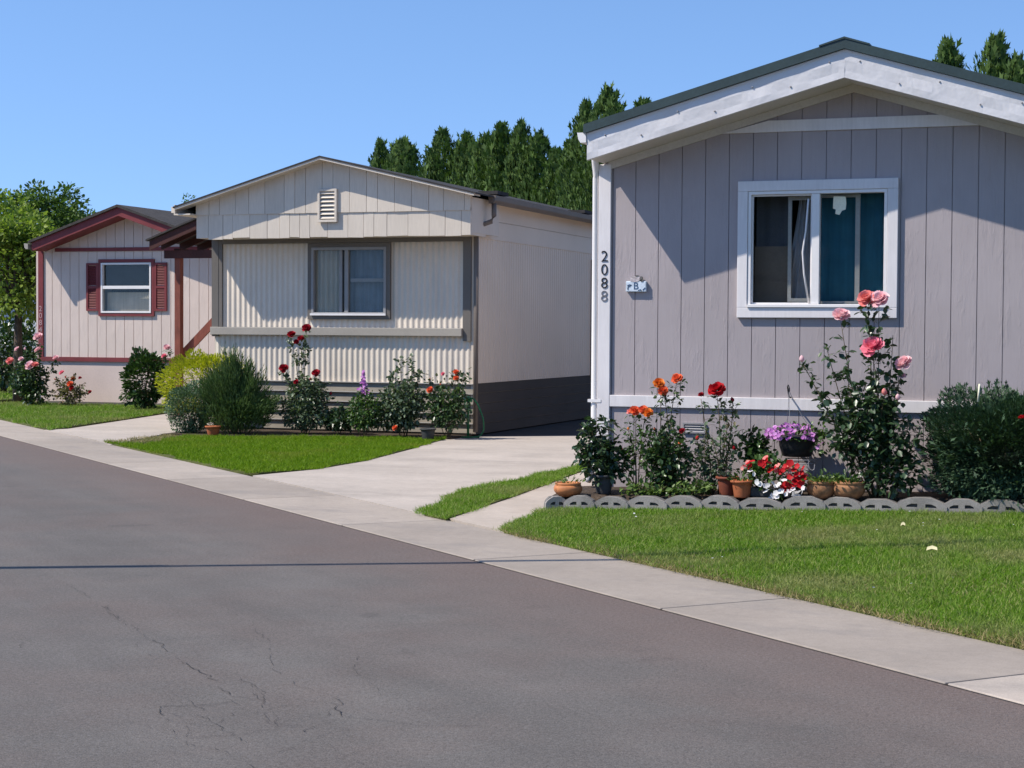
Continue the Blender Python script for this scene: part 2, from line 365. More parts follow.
S.view_settings.view_transform = 'Standard'; S.view_settings.look = 'None'; S.view_settings.exposure = 0.5; S.view_settings.gamma = 1

# ------------------------------------------------------------------ ground
def struct(o): o['kind'] = 'structure'; return o
m = MB(); m.add([(-900, -900, -.03), (900, -900, -.03), (900, 1500, -.03), (-900, 1500, -.03)], [(0, 1, 2, 3)])
struct(m.build('ground', MT['ground']))
def strip(c0, c1, s0, s1, z):
    return [tuple(U*s + NN*c + Vector((0, 0, z))) for s, c in ((s0, c0), (s1, c0), (s1, c1), (s0, c1))]
m = MB(); m.add(strip(-2.6, 5.2, -160, 120, 0), [(0, 1, 2, 3)]); road = struct(m.build('road', MT['asphalt']))
def side(c0, c1, s0, s1, step, top):
    m = MB(); s = s0; r = random.Random(3)
    while s < s1:
        L = step; q = [(U*a + NN*c).to_2d() for a, c in ((s+.008, c0), (s+L-.008, c0), (s+L-.008, c1), (s+.008, c1))]
        m.prism([tuple(x) for x in q], 'z', -.02, top); s += L
    return m
SOFF = (gr(662, 610).dot(U)) - 2.25*20
o = struct(side(5.2, 6.08, SOFF, SOFF+2.25*34, 2.25, .010).build('sidewalk', MT['concrete'], bevel=.006))
m = MB(); m.add(strip(5.195, 6.06, -60, 60, .004), [(0, 1, 2, 3)]); struct(m.build('sidewalk_bed', MT['soil']))
struct(side(-3.5, -2.6, SOFF, SOFF+2.25*34, 2.25, .022).build('sidewalk_opposite', MT['concrete']))

def cracks(lines, wmin, wmax, jit, seed):
    r = random.Random(seed); m = MB()
    for ln in lines:
        P = [gr(*p, .004) for p in ln]; Q = []
        for a, b in zip(P, P[1:]):
            n = max(2, int((b-a).length/.025))
            for i in range(n): Q.append(a.lerp(b, i/n))
        Q.append(P[-1]); off = 0; R = []
        d0 = (P[-1]-P[0]).normalized(); pd = Vector((-d0.y, d0.x, 0))
        for q in Q:
            off = off*.8 + r.gauss(0, jit); R.append(q + pd*off + d0*r.gauss(0, jit*.6))
        v = []; f = []; on = r.random() > .2
        for i, q in enumerate(R):
            wd = r.uniform(wmin, wmax)*(1 if on else .15)
            if r.random() < .16: on = not on
            v += [q + pd*wd, q - pd*wd]
            if i: f.append((2*i-2, 2*i-1, 2*i+1, 2*i))
        m.add(v, f)
    return m
big = [[(155, 640), (172, 655), (195, 670), (212, 681), (230, 693), (248, 699)], [(160, 706), (205, 704), (248, 699)], [(160, 706), (168, 722), (178, 736), (190, 745)],
       [(300, 730), (322, 742), (350, 755), (372, 770)], [(270, 660), (275, 667)], [(310, 688), (330, 694), (340, 704), (340, 716), (318, 724), (300, 730)], [(110, 605), (117, 617), (127, 626)]]
fine = [[(0, 642), (40, 637), (75, 641), (150, 638), (160, 645)], [(160, 640), (250, 633), (350, 629), (440, 623), (512, 618)], [(60, 580), (90, 598), (110, 613), (150, 638)], [(275, 667), (296, 682), (310, 688)],
        [(248, 699), (275, 698), (310, 700), (340, 704)], [(320, 690), (352, 684), (376, 684), (380, 695), (345, 702)], [(186, 737), (230, 735), (280, 729), (300, 730)], [(190, 745), (184, 728), (190, 718), (248, 712), (290, 704)],
        [(190, 745), (225, 750), (255, 768)], [(262, 705), (270, 718), (282, 728)], [(345, 716), (420, 725), (480, 726)], [(230, 609), (255, 622), (270, 645), (272, 660)], [(512, 640), (560, 632), (600, 634)], [(20, 648), (24, 634), (30, 641)]]
cracks(big, .0006, .0028, .009, 5).build('crack', MT['crack'], road)
rw = random.Random(21)
for _ in range(18):
    px, py = rw.uniform(130, 400), rw.uniform(610, 760); an = rw.choice([.15, -.1, .9, 1.0, 2.4])+rw.gauss(0, .25); ln = [(px, py)]
    for q in range(rw.randint(2, 4)):
        an += rw.gauss(0, .4); st_ = rw.uniform(10, 24); px += st_*math.cos(an); py += st_*.6*math.sin(an); ln.append((px, py))
    fine.append(ln)
cracks(fine, .0004, .0015, .007, 9).build('crack', MT['crack'], road)

# driveways, painted shade sheet and path (sheets, each a little above the one below)
def sheet(pts, z): 
    m = MB(); m.prism([tuple(p) for p in pts], 'z', z-.05, z); return m
struct(sheet([(-8.60, 15.89), (-5.48, 13.095), (-5.93, 15.0), (-5.9, 16.5), (-5.9, 40), (-9.4, 40), (-9.4, 22.2), (-8.75, 20.6), (-8.38, 18.2), (-8.35, 16.9)], .016).build('driveway', MT['drive']))
struct(sheet([(-9.3, 23.02), (-8.9, 23.02), (-5.93, 24.95), (-5.93, 39.9), (-9.3, 39.9)], .0205).build('driveway_shade_sheet', MT['driveshade']))  # dark sheet that paints the cream house's shadow onto the driveway
struct(sheet([(-13.2, 20.05), (-12.5, 19.3), (-13.05, 21.3), (-13.1, 32), (-16.5, 32), (-16.2, 26.9), (-15.05, 22.1), (-15.2, 21.72)], .016).build('driveway_pink_house', MT['drive']))
struct(sheet([(-5.20, 12.86), (-4.38, 12.13), (-4.62, 13.2), (-4.52, 40), (-5.62, 40), (-5.62, 17.5), (-5.36, 14.9)], .020).build('side_path', MT['path']))
m = MB(); m.prism([(-5.50, 13.05), (-5.20, 12.79), (-5.36, 14.9), (-5.63, 17.5), (-5.63, 40), (-5.91, 40), (-5.91, 16.5), (-5.97, 15.0)], 'z', -.03, .03); struct(m.build('grass_strip_soil', MT['lawnbase']))

def lawn_z(x, y):
    d = .667*x + .745*y - 6.08
    return .022 + .031*np.clip(d, 0, 4.2)
def flat_z(x, y): return 0*x + .022
def poly_mask(px, py, P):
    ins = np.zeros(len(px), bool); n = len(P)
    for i in range(n):
        x0, y0 = P[i]; x1, y1 = P[(i+1) % n]
        if y0 == y1: continue
        c = ((y0 > py) != (y1 > py)) & (px < (x1-x0)*(py-y0)/(y1-y0)+x0)
        ins ^= c
    return ins
def unit(a): return a/np.maximum(1e-9, np.linalg.norm(a, axis=1, keepdims=True))
def scatter(tv, tf, P, A, Nn, sw, sl):
    """place template (x across, y along, z normal) at P along axis A with normal Nn, scaled across sw and along sl"""
    A = unit(A); X = unit(np.cross(A, Nn)); Z = np.cross(X, A); n = len(P); k = len(tv)
    sw = np.broadcast_to(np.asarray(sw, float), (n,)); sl = np.broadcast_to(np.asarray(sl, float), (n,))
    V = (P[:, None, :] + X[:, None, :]*(tv[None, :, 0, None]*sw[:, None, None]) + A[:, None, :]*(tv[None, :, 1, None]*sl[:, None, None])
         + Z[:, None, :]*(tv[None, :, 2, None]*sl[:, None, None]))
    F = tf[None] + (np.arange(n)*k)[:, None, None]
    return V.reshape(-1, 3), F.reshape(-1, tf.shape[1])
BLADE = (np.array([[-.5, 0, 0], [.5, 0, 0], [.34, .55, .06], [-.34, .55, .06], [.0, 1, .25]]), None)
BL_F = np.array([[0, 1, 2], [0, 2, 3], [3, 2, 4]])
LEAF = np.array([[0, 0, 0], [.5, .42, .05], [.34, .78, .02], [0, 1, -.08], [-.34, .78, .02], [-.5, .42, .05], [0, .45, -.04]])
LEAF_F = np.array([[0, 1, 6], [1, 2, 6], [2, 3, 6], [3, 4, 6], [4, 5, 6], [5, 0, 6]])
DIA = np.array([[0, 0, 0], [.5, .45, .06], [0, 1, -.05], [-.5, .45, .06]]); DIA_F = np.array([[0, 1, 2], [0, 2, 3]])
SPRAY = np.array([[0, 0, 0], [.12, .5, .02], [.5, .8, .0], [.2, .72, 0], [.0, 1, -.05], [-.2, .72, 0], [-.5, .8, .0], [-.12, .5, .02]])
SPRAY_F = np.array([[0, 1, 7], [1, 2, 3], [7, 5, 6], [1, 3, 7], [3, 5, 7], [3, 4, 5]])

def grass(name, P, zf, dens, h0, h1, wd, mat, edge=None):
    P = np.array(P); x0, y0 = P.min(0); x1, y1 = P.max(0); n = int((x1-x0)*(y1-y0)*dens)
    x = rng.uniform(x0, x1, n); y = rng.uniform(y0, y1, n); k = poly_mask(x, y, P); x, y = x[k], y[k]; n = len(x); x = x+rng.normal(0, .018, n); y = y+rng.normal(0, .018, n)
    # tufts: blade length follows slow waves over the lawn, so mowing looks uneven
    wv = np.sin(x*5.1+np.sin(y*3.7)*1.5)*np.sin(y*4.3+np.sin(x*2.9)*1.7)
    wv2 = np.sin(x*17+np.sin(y*13)*2)*np.sin(y*19+np.sin(x*11)*2)
    keep = rng.random(n) < .78 + .22*wv2; x, y, wv, wv2 = x[keep], y[keep], wv[keep], wv2[keep]; n = len(x)
    L = rng.uniform(h0, h1, n)*(1+.22*wv+.25*wv2)
    A = np.stack([rng.normal(0, .75, n), rng.normal(0, .75, n), np.ones(n)], 1); Nn = np.stack([rng.normal(0, 1, n), rng.normal(0, 1, n), np.zeros(n)], 1)
    V, F = scatter(BLADE[0], BL_F, np.stack([x, y, zf(x, y)], 1), A, Nn, wd*rng.uniform(.7, 1.3, n), L)
    m = MB(); m.np(V, F); o = m.build(name, mat); o['kind'] = 'stuff'; return o
def lawn(name, P, zf, n=14):
    """soil of a lawn as a gridded sheet following its height"""
    Pn = np.array(P); m = MB(); cx, cy = Pn.mean(0); K = []
    for i in range(len(P)):
        a, b = Pn[i], Pn[(i+1) % len(P)]
        for j in range(6): K.append(a+(b-a)*j/6)
    K = np.array(K); R = 8; v = []; f = []; k = len(K)
    for r in range(R+1):
        s = r/R
        for q in K:
            p = np.array([cx, cy])+(q-[cx, cy])*s; v.append((p[0], p[1], float(zf(p[0], p[1]))))
    for r in range(R):
        for i in range(k):
            j = (i+1) % k; f.append((r*k+i, (r+1)*k+i, (r+1)*k+j, r*k+j))
    base = len(v); 
    for q in K: v.append((q[0], q[1], -.03))
    for i in range(k): j = (i+1) % k; f.append((R*k+i, base+i, base+j, R*k+j))
    m.add(v, f, True); return struct(m.build(name, MT['lawnbase']))
def bend(P, amp, seed):
    r = random.Random(seed); out = []
    for i in range(len(P)):
        a, b = Vector(P[i]), Vector(P[(i+1) % len(P)]); n = max(1, int((b-a).length/.25))
        for j in range(n):
            q = a.lerp(b, j/n); out.append((q.x+r.gauss(0, amp), q.y+r.gauss(0, amp)))
    return out
def e(c, s): p = U*s + NN*c; return (p.x, p.y)
def sval(px, py): return gr(px, py, .03).dot(U)
sL = Vector((-4.5, 12.2, 0)).dot(U)
LAWN1 = [e(6.09, sL), (-4.62, 13.45), (-4.3, 13.62), (-2.0, 13.78), (.5, 13.9), (4, 14), (6, 3.5), e(6.09, 9)]
lawn('lawn', LAWN1, lawn_z)
VIS1 = [e(6.06, sL-.05), (-4.66, 13.45), (-4.35, 13.66), (-2.0, 13.84), (-.3, 13.9), (1.8, 13.9), (1.8, 6.6)]
grass('lawn_grass', bend(VIS1, .02, 3), lawn_z, 14000, .02, .052, .0045, MT['grass'])
for k_, (cx_, cy_, ra_, rb_) in enumerate(((-.95, 10.3, .75, .45), (-.2, 9.6, .5, .4), (-2.4, 11.2, .5, .3), (-3.6, 12.4, .45, .25))):
    PP = [(cx_+ra_*math.cos(a_*.5)*(1+.25*math.sin(a_*2.3+k_)), cy_+rb_*math.sin(a_*.5)*(1+.25*math.sin(a_*1.7))) for a_ in range(13)]
    grass('dry_grass_patch', PP, lawn_z, 1500, .02, .05, .0042, MT['straw'])
nC = 60; xc = rng.uniform(-5, .3, nC); yc = rng.uniform(8, 13.6, nC); kk = poly_mask(xc, yc, np.array(VIS1)); xc, yc = xc[kk], yc[kk]
V, F = scatter(DIA, DIA_F, np.stack([xc, yc, lawn_z(xc, yc)+rng.uniform(.025, .05, len(xc))], 1), rng.normal(0, 1, (len(xc), 3))*[1, 1, .2], np.array([0, 0, 1.])+rng.normal(0, .4, (len(xc), 3)), .016, rng.uniform(.01, .024, len(xc)))
m = MB(); m.np(V, F); m.build('clover_blossoms', MT['pet_white'])['kind'] = 'stuff'
# dry straw fringe along the concrete
FR = [e(6.03, sL), e(6.16, sL), e(6.20, sL+2), e(6.15, sL+4), e(6.25, sL+6), e(6.16, sL+7.6), e(6.03, sL+7.6)]
grass('straw_fringe', bend(FR, .035, 8), lawn_z, 7500, .015, .05, .0042, MT['straw'])
LAWN2 = [e(6.09, Vector((-8.7, 16.0, 0)).dot(U)), (-8.36, 16.9), (-8.39, 18.2), (-8.74, 20.4), (-9.05, 22.2), (-9.3, 22.6), (-9.3, 23.02), (-13.0, 23.0), (-13.0, 21.6), (-12.5, 19.5), e(6.09, Vector((-12.75, 19.55, 0)).dot(U))]
LAWN2 = [tuple(p) for p in LAWN2]
lawn('lawn_beige_house', LAWN2, flat_z)
VIS2 = LAWN2[:5] + [(-9.4, 22.1), (-10.5, 21.85), (-12.0, 21.3), (-12.6, 21.2), (-12.3, 20.2), (-11.9, 19.3)] + [LAWN2[-1]]
grass('beige_house_grass', bend(VIS2, .04, 4), flat_z, 6500, .025, .058, .0055, MT['grass_lush'])
grass('dry_corner_grass', bend([(-12.85, 19.6), (-12.0, 19.0), (-12.3, 20.4), (-12.8, 21.6), (-13.0, 21)], .05, 4), flat_z, 1500, .02, .05, .006, MT['straw'])
STRIP = [(-5.53, 13.06), (-5.18, 12.78), (-5.36, 14.9), (-5.63, 17.5), (-5.63, 19.5), (-5.91, 19.5), (-5.91, 16.5), (-5.98, 15.0)]
grass('strip_grass', bend(STRIP, .03, 5), lambda x, y: 0*x+.03, 9000, .018, .048, .0045, MT['grass'])
LAWN3 = [e(6.09, Vector((-15.1, 21.6, 0)).dot(U)), (-15.2, 22.3), (-16.25, 26.7), (-16.6, 29), (-21.0, 29.0), (-21.4, 28.2), (-21.5, 26.9), e(6.09, Vector((-20.6, 26.6, 0)).dot(U))]
lawn('lawn_pink_house', LAWN3, flat_z)
grass('pink_house_grass', bend(LAWN3, .04, 6), flat_z, 1900, .03, .07, .008, MT['grass'])
LAWN4 = [(-22.0, 30.2), (-22.0, 29.2), (-24.5, 30.8), (-33, 38), (-33, 48), (-24, 44)]
lawn('lawn_far', LAWN4, flat_z)
grass('far_grass', LAWN4, flat_z, 350, .04, .08, .02, MT['grass'])

# flower bed soil
def bed_z(x, y): return float(lawn_z(x, y))+.092
m = MB(); v = []; f = []; nx = 40
for i in range(nx+1):
    x = -4.66+5.2*i/nx; y0 = 13.60 if x < -4.5 else min(13.9, 13.63+.1*(x+4.5))
    for j in range(7):
        y = y0+(14.52-y0)*j/6; v.append((x, y, bed_z(x, y)+.012*math.sin(x*23+y*31)*math.sin(x*41-y*17) if j else -.02))
    if i:
        for j in range(6): a = (i-1)*7+j; f.append((a, a+7, a+8, a+1))
f.append(tuple(range(7))); m.add(v, f, True)
struct(m.build('flower_bed', MT['soil']))
m = MB(); m.prism([(-13.0, 21.35), (-12.0, 21.4), (-10.5, 22.0), (-9.0, 22.25), (-8.98, 23.1), (-13.1, 23.1)], 'z', -.03, .035)
struct(m.build('flower_bed_beige_house', MT['soil']))

# ------------------------------------------------------------------ house helpers
def clip_cols(x0, x1, y0, y1, z0, ztop, pitch, gap, holes, ridge, start=None):
    """vertical boards between x0 and x1, split round holes (hx0,hx1,hz0,hz1) and at the ridge"""
    m = MB(); xs = []; x = start if start is not None else x0
    edges = [x0]
    while x < x1:
        if x > x0+1e-4: edges.append(x)
        x += pitch
    edges.append(x1)
    for a, b in zip(edges, edges[1:]):
        aa = a+gap/2 if a > x0 else a; bb = b-gap/2 if b < x1 else b
        cuts = [aa, bb] + [h for hh in holes for h in hh[:2] if aa < h < bb] + ([ridge] if ridge and aa < ridge < bb else [])
        cuts = sorted(cuts)
        for p, q in zip(cuts, cuts[1:]):
            mid = (p+q)/2; segs = [(z0, None)]
            for hx0, hx1, hz0, hz1 in holes:
                if hx0 < mid < hx1: segs = [(z0, hz0), (hz1, None)]
            for s0, s1 in segs:
                if s1 is None: m.prism([(p, s0), (q, s0), (q, ztop(q)), (p, ztop(p))], 'y', y0, y1)
                else: m.prism([(p, s0), (q, s0), (q, s1), (p, s1)], 'y', y0, y1)
    return m
def frame_y(m, x0, x1, z0, z1, w, y0, y1, wb=None):
    wb = wb or w
    m.box(x0, x1, y0, y1, z1-w, z1); m.box(x0, x1, y0, y1, z0, z0+wb)
    m.box(x0, x0+w, y0, y1, z0+wb, z1-w); m.box(x1-w, x1, y0, y1, z0+wb, z1-w)
def curtain(x0, x1, y, z0, z1, amp, wl, seed=0):
    m = MB(); n = max(8, int((x1-x0)/wl*8)); v = []; f = []; r = random.Random(seed); ph = r.random()*6
    for i in range(n+1):
        x = x0+(x1-x0)*i/n; yy = y+amp*math.sin(2*PI*(x-x0)/wl+ph+.6*math.sin(9*x))
        v += [(x, yy, z0), (x, yy+amp*.2, z1)]
        if i: f.append((2*i-2, 2*i, 2*i+1, 2*i-1))
    m.add(v, f, True); return m
def text(name, s, size, loc, mat, parent, ext=.003, rot=(PI/2, 0, 0), bold=0):
    c = bpy.data.curves.new(name, 'FONT'); c.body = s; c.size = size; c.extrude = ext; c.align_x = 'CENTER'; c.offset = bold
    tmp = bpy.data.objects.new(name, c); COL.objects.link(tmp)
    dg = bpy.context.evaluated_depsgraph_get(); me = bpy.data.meshes.new_from_object(tmp.evaluated_get(dg))
    bpy.data.objects.remove(tmp); me.materials.append(mat)
    o = bpy.data.objects.new(name, me); COL.objects.link(o); o.location = loc; o.rotation_euler = rot; o.parent = parent; return o

# ------------------------------------------------------------------ grey house
Y1 = 14.495; XL, XR, RX = -4.46, -.16, -2.31; YB = Y1+15.2
gh = thing('grey_house', (0, 0, 0), 'lavender grey mobile home with grooved siding, white trim and number 2088 on its corner', 'house')
def SL(s): return .278 if s < 0 else .303
def so1(x): return 3.55-SL(x-RX)*abs(x-RX)            # level of the soffit along the gable
HOLE = (-3.17, -2.02, 1.72, 2.70)
m = clip_cols(XL, XR, Y1, Y1+.012, .07, so1, .2035, .0062, [HOLE], RX, start=-4.36)
b = clip_cols(XL+.002, XR-.002, Y1+.0125, Y1+.09, .07, so1, 9, 0, [HOLE], RX)
m.v, m.f, m.sm = m.v, m.f, m.sm
k = len(m.v); m.v += b.v; m.f += [tuple(i+k for i in f) for f in b.f]; m.sm += b.sm
m.box(XL, XL+.09, Y1+.091, YB, .07, 2.93); m.box(XR-.09, XR, Y1+.091, YB, .07, 2.93)
m.prism([(XL, .07), (XR, .07), (XR, so1(XR)), (RX, so1(RX)), (XL, so1(XL))], 'y', YB, YB+.09)
m.build('wall', MT['gray_siding'], gh)
m = MB(); m.box(XL-.022, XL+.088, Y1-.026, Y1-.001, .07, 2.95); m.box(XL-.026, XL-.001, Y1-.001, Y1+.10, .07, 2.95)
m.build('corner_post', MT['white'], gh, bevel=.004)
m = MB(); m.box(XR-.088, XR+.022, Y1-.026, Y1-.001, .07, 2.95); m.build('corner_post', MT['white'], gh, bevel=.004)
m = MB(); m.box(XL+.089, XR-.089, Y1-.024, Y1-.001, .865, .965); m.build('belly_band', MT['white'], gh, bevel=.004)
m = MB(); za = lambda x: so1(x)-.065
zt = 3.275; xa = (so1(RX)-.065-zt)/.30
m.prism([(RX-(so1(RX)-.066-3.18)/.278, 3.18), (RX+(so1(RX)-.066-3.18)/.303, 3.18), (RX+xa, zt), (RX-xa, zt)], 'y', Y1-.022, Y1-.001)
m.build('gable_trim', MT['white'], gh)
m = MB()
for s in (-1, 1):
    xe = XL+.06 if s < 0 else XR-.06
    m.prism([(RX, so1(RX)-.066), (RX, so1(RX)-.001), (xe, so1(xe)-.001), (xe, so1(xe)-.066)], 'y', Y1-.020, Y1-.001)
m.build('frieze_board', MT['soffit'], gh)
m = MB()
for s in (-1, 1):
    xe = RX+s*2.13
    m.prism([(RX, so1(RX)), (RX, so1(RX)+.02), (xe, so1(xe)+.02), (xe, so1(xe))], 'y', Y1-.44, Y1)
m.build('soffit', MT['soffit'], gh)
YF = Y1-.47
def fascia(s):
    m = MB(); n = 44; v = []; f = []; r = random.Random(5+s); L = 2.14
    for i in range(n+1):
        x = RX+s*L*i/n; wob = .0022*math.sin(i*.83+s)+.002*math.sin(i*.37)
        b_, t_ = so1(x)-.012, so1(x)+.215
        for (yy, zz) in ((YF+.028, b_), (YF, b_+.004), (YF+wob, b_+.06), (YF-wob*.9, b_+.14), (YF+wob*.4, t_-.02), (YF-.004, t_-.008), (YF-.004, t_), (YF+.028, t_)): v.append((x, yy, zz))
        if i:
            for j in range(8):
                q = ((i-1)*8+j, (i-1)*8+(j+1) % 8, i*8+(j+1) % 8, i*8+j); f.append(q if s < 0 else q[::-1])
    f.append(tuple(range(n*8, n*8+8))); f.append(tuple(range(8))[::-1]); m.add(v, f, False)
    o = m.build('fascia', MT['white_metal'], gh)
    for i in range(7):
        mm = MB(); x = RX+s*(.12+i*.31); z = so1(x)+(.055 if i % 2 else .15)
        mm.lathe([(.0075, 0), (.007, .004), (.003, .006)], (0, 0, 0), 8)
        vs = mm.v[-24:]; mm.v[-24:] = [(x+p[0], YF-.003-p[2], z+p[1]) for p in vs]; mm.build('nail_head', MT['steel'], o)
fascia(-1); fascia(1)
m = MB()
for s in (-1, 1):
    xe = RX+s*2.165
    z0 = so1(RX)+.218; zt_ = z0+.075
    m.prism([(RX, z0), (RX, zt_), (xe, zt_-SL(s)*2.165), (xe, z0-SL(s)*2.165)], 'y', YF-.03, YB+.4)
roof = m.build('roof', MT['green_roof'], gh)
m = MB(); zr = so1(RX)+.218+.0765
for s in (-1, 1): m.prism([(RX, zr), (RX, zr+.016), (RX+s*.2, zr+.013-SL(s)*.2), (RX+s*.2, zr-SL(s)*.2)], 'y', YF-.036, YB+.41)
m.build('ridge_cap', MT['green_roof'], roof)
m = MB()
for i in range(40):
    for s in (-1, 1):
        yy = YF+.2+i*.41; xe = RX+s*2.1
        m.prism([(RX+s*.21, zr-SL(s)*.21-.001), (RX+s*.21, zr-SL(s)*.21+.014), (xe, zr-SL(s)*2.1+.014), (xe, zr-SL(s)*2.1-.001)], 'y', yy, yy+.02)
m.build('roof_ribs', MT['green_roof'], roof)
# gutter and downspout on the left eave
ze = so1(XL)+.15
gx = XL+.008
m = MB(); m.prism([(gx-.085, ze+.075), (gx-.075, ze+.02), (gx-.055, ze-.012), (gx-.003, ze-.012), (gx-.003, ze+.075), (gx-.01, ze+.075), (gx-.01, ze-.004), (gx-.052, ze-.004), (gx-.068, ze+.024), (gx-.078, ze+.075)], 'y', YF-.002, YB+.3)
m.prism([(gx-.083, ze+.073), (gx-.073, ze+.02), (gx-.054, ze-.010), (gx-.005, ze-.010), (gx-.005, ze+.073)], 'y', YF-.008, YF-.0025)
m.build('gutter', MT['vinyl'], gh)
m = MB()
m.tube([(gx-.045, Y1-.10, ze-.01), (gx-.045, Y1-.10, ze-.06), (gx-.048, Y1-.085, ze-.11), (XL-.052, Y1-.01, ze-.20), (XL-.055, Y1+.005, ze-.27), (XL-.058, Y1+.01, .42), (XL-.06, Y1+.01, .36), (XL-.075, Y1-.10, .22)], .03, 8)
m.build('downspout', MT['vinyl'], gh)
m = MB(); m.box(XL-.106, XL+.012, Y1-.03, Y1-.027, .90, .925); m.box(XL-.108, XL-.104, Y1-.03, Y1+.06, .90, .925); m.build('downspout_strap', MT['vinyl'], gh)
# window
win = MB(); frame_y(win, -3.26, -1.935, 1.635, 2.775, .085, Y1-.036, Y1-.001); wf = win.build('window', MT['white'], gh, bevel=.004)
m = MB(); frame_y(m, -3.172, -2.022, 1.722, 2.688, .026, Y1-.028, Y1+.06); m.box(-3.172, -2.022, Y1-.05, Y1-.0285, 1.722, 1.745)
m.box(-2.638, -2.575, Y1-.026, Y1+.055, 1.75, 2.66); m.build('frame', MT['vinyl'], wf, bevel=.002)
m = MB(); frame_y(m, -3.145, -2.64, 1.75, 2.66, .012, Y1+.0, Y1+.02); m.build('sash', MT['vinyl'], wf)
m = MB(); m.box(-3.13, -2.65, Y1+.01, Y1+.014, 1.764, 2.645); m.build('pane', MT['glass'], wf)
m = MB(); m.box(-2.574, -2.05, Y1+.03, Y1+.034, 1.75, 2.66); m.build('pane', MT['glass'], wf)
m = MB(); m.tube([(-2.672, Y1-.006, 2.62), (-2.69, Y1-.02, 2.35), (-2.712, Y1-.028, 2.18), (-2.70, Y1-.02, 2.0), (-2.662, Y1-.006, 1.76)], .008, 5); m.build('loose_seal', MT['vinyl'], wf)
m = MB(); frame_y(m, -2.86, -2.60, 1.77, 2.65, .03, Y1+.10, Y1+.12); m.box(-2.30, -2.262, Y1+.10, Y1+.12, 1.75, 2.66); m.box(-2.58, -2.30, Y1+.10, Y1+.12, 1.752, 1.775); m.box(-2.58, -2.30, Y1+.10, Y1+.12, 2.635, 2.66)
m.build('storm_frame', MT['storm'], wf)
curtain(-3.16, -2.84, Y1+.2, 1.66, 2.24, .004, .3, 4).build('reflection_panel', MT['reflected_brown'], wf)  # brown panel standing in for a reflection in the left pane
curtain(-3.16, -2.88, Y1+.26, 1.66, 2.72, .010, .12, 6).build('curtain', MT['dim'], wf)
pp = [(-2.47, 2.64), (-2.37, 2.635), (-2.365, 2.58), (-2.37, 2.53), (-2.40, 2.52), (-2.42, 2.485), (-2.455, 2.495), (-2.45, 2.53), (-2.475, 2.54)]
m = MB(); m.prism(pp, 'y', Y1+.0275, Y1+.029); m.build('torn_paper', MT['paper'], wf)
curtain(-2.60, -2.02, Y1+.2, 1.66, 2.72, .014, .19, 1).build('curtain', MT['teal'], wf)
# sheer curtain gathered to one side
m = MB(); v = []; f = []
for i in range(25):
    s = i/24
    for j in range(13):
        tt = j/12; half = .06+.12*tt**1.5; cx = -2.79+.06*(1-tt)
        v.append((cx+(s-.5)*2*half, Y1+.24+.012*math.sin(s*26), 2.68-1.0*tt))
for i in range(24):
    for j in range(12): a = i*13+j; f.append((a, a+1, a+14, a+13))
m.add(v, f, True); m.build('sheer_curtain', MT['sheer'], wf)
m = MB(); m.box(-3.9, -1.3, Y1+1.9, Y1+1.95, .9, 2.9); m.box(-3.9, -1.3, Y1+.1, Y1+1.9, .85, .9); m.box(-3.95, -3.9, Y1+.1, Y1+1.95, .85, 2.95); m.box(-1.3, -1.25, Y1+.1, Y1+1.95, .85, 2.95); m.box(-3.95, -1.25, Y1+.1, Y1+1.95, 2.9, 2.95)
m.build('interior_room', MT['dark'], gh)
m = MB(); m.box(-3.6, -2.75, Y1+.5, Y1+.9, .91, 2.1); m.build('reflection_block', MT['reflected_brown'], gh)  # brown block added for the lower part of that reflection
# numbers, vent
for ch, zz, mt in (('2', 2.115, 'black'), ('0', 2.0, 'black'), ('8', 1.885, 'black'), ('8', 1.772, 'fade')):
    text('house_number_digit', ch, .135, (XL+.036, Y1-.029, zz), MT[mt], gh, .003, bold=-.0012)
c = at(694.5, 428, Y1)
m = MB(); frame_y(m, c.x-.1, c.x+.1, c.z-.045, c.z+.045, .014, Y1-.018, Y1-.001)
for i in range(3): m.add([(c.x-.085, Y1-.003, c.z+.03-i*.022), (c.x+.085, Y1-.003, c.z+.03-i*.022), (c.x+.085, Y1-.016, c.z+.012-i*.022), (c.x-.085, Y1-.016, c.z+.012-i*.022)], [(0, 1, 2, 3)])
m.build('foundation_vent', MT['steel'], gh)

# plaque on the wall
c = at(637, 286, Y1)
pl = thing('wall_plaque', (c.x, Y1-.022, c.z), 'small pale blue plaque with a letter B and a bird, hung on grey siding', 'plaque')
m = MB(); m.box(-.09, .09, -.012, .0215, -.05, .04); m.build('board', MT['plaque'], pl, bevel=.005)
m = MB()
for (x, z, rx, rz) in ((-.012, .058, .05, .026), (.012, .07, .022, .02), (-.035, .052, .02, .014)):
    m.prism([(x+rx*math.cos(a*PI/8), z+rz*math.sin(a*PI/8)) for a in range(16)], 'y', -.014+.003*rx, .01)
m.build('bird', MT['bird'], pl)
m = MB()
for (x, z, rx, rz) in ((.045, .062, .012, .02), (.052, .045, .014, .010), (.01, .084, .016, .008)):
    m.prism([(x+rx*math.cos(a*PI/8), z+rz*math.sin(a*PI/8)) for a in range(16)], 'y', -.0155, .008)
m.build('wing', MT['bird_dark'], pl)
text('letter', 'B', .085, (.0, -.0135, -.028), MT['plaque_ink'], pl, .001)
m = MB()
for pts in ([(-.075, .0), (-.06, .012), (-.04, .006)], [(-.072, -.03), (-.07, -.005), (-.05, .0)], [(.02, -.04), (.04, -.03), (.05, -.042)], [(.06, -.036), (.075, -.022), (.083, -.015)]):
    m = MB(); m.tube([(x, -.0135, z) for x, z in pts], .004, 5); m.build('painted_scroll', MT['plaque_ink'], pl)

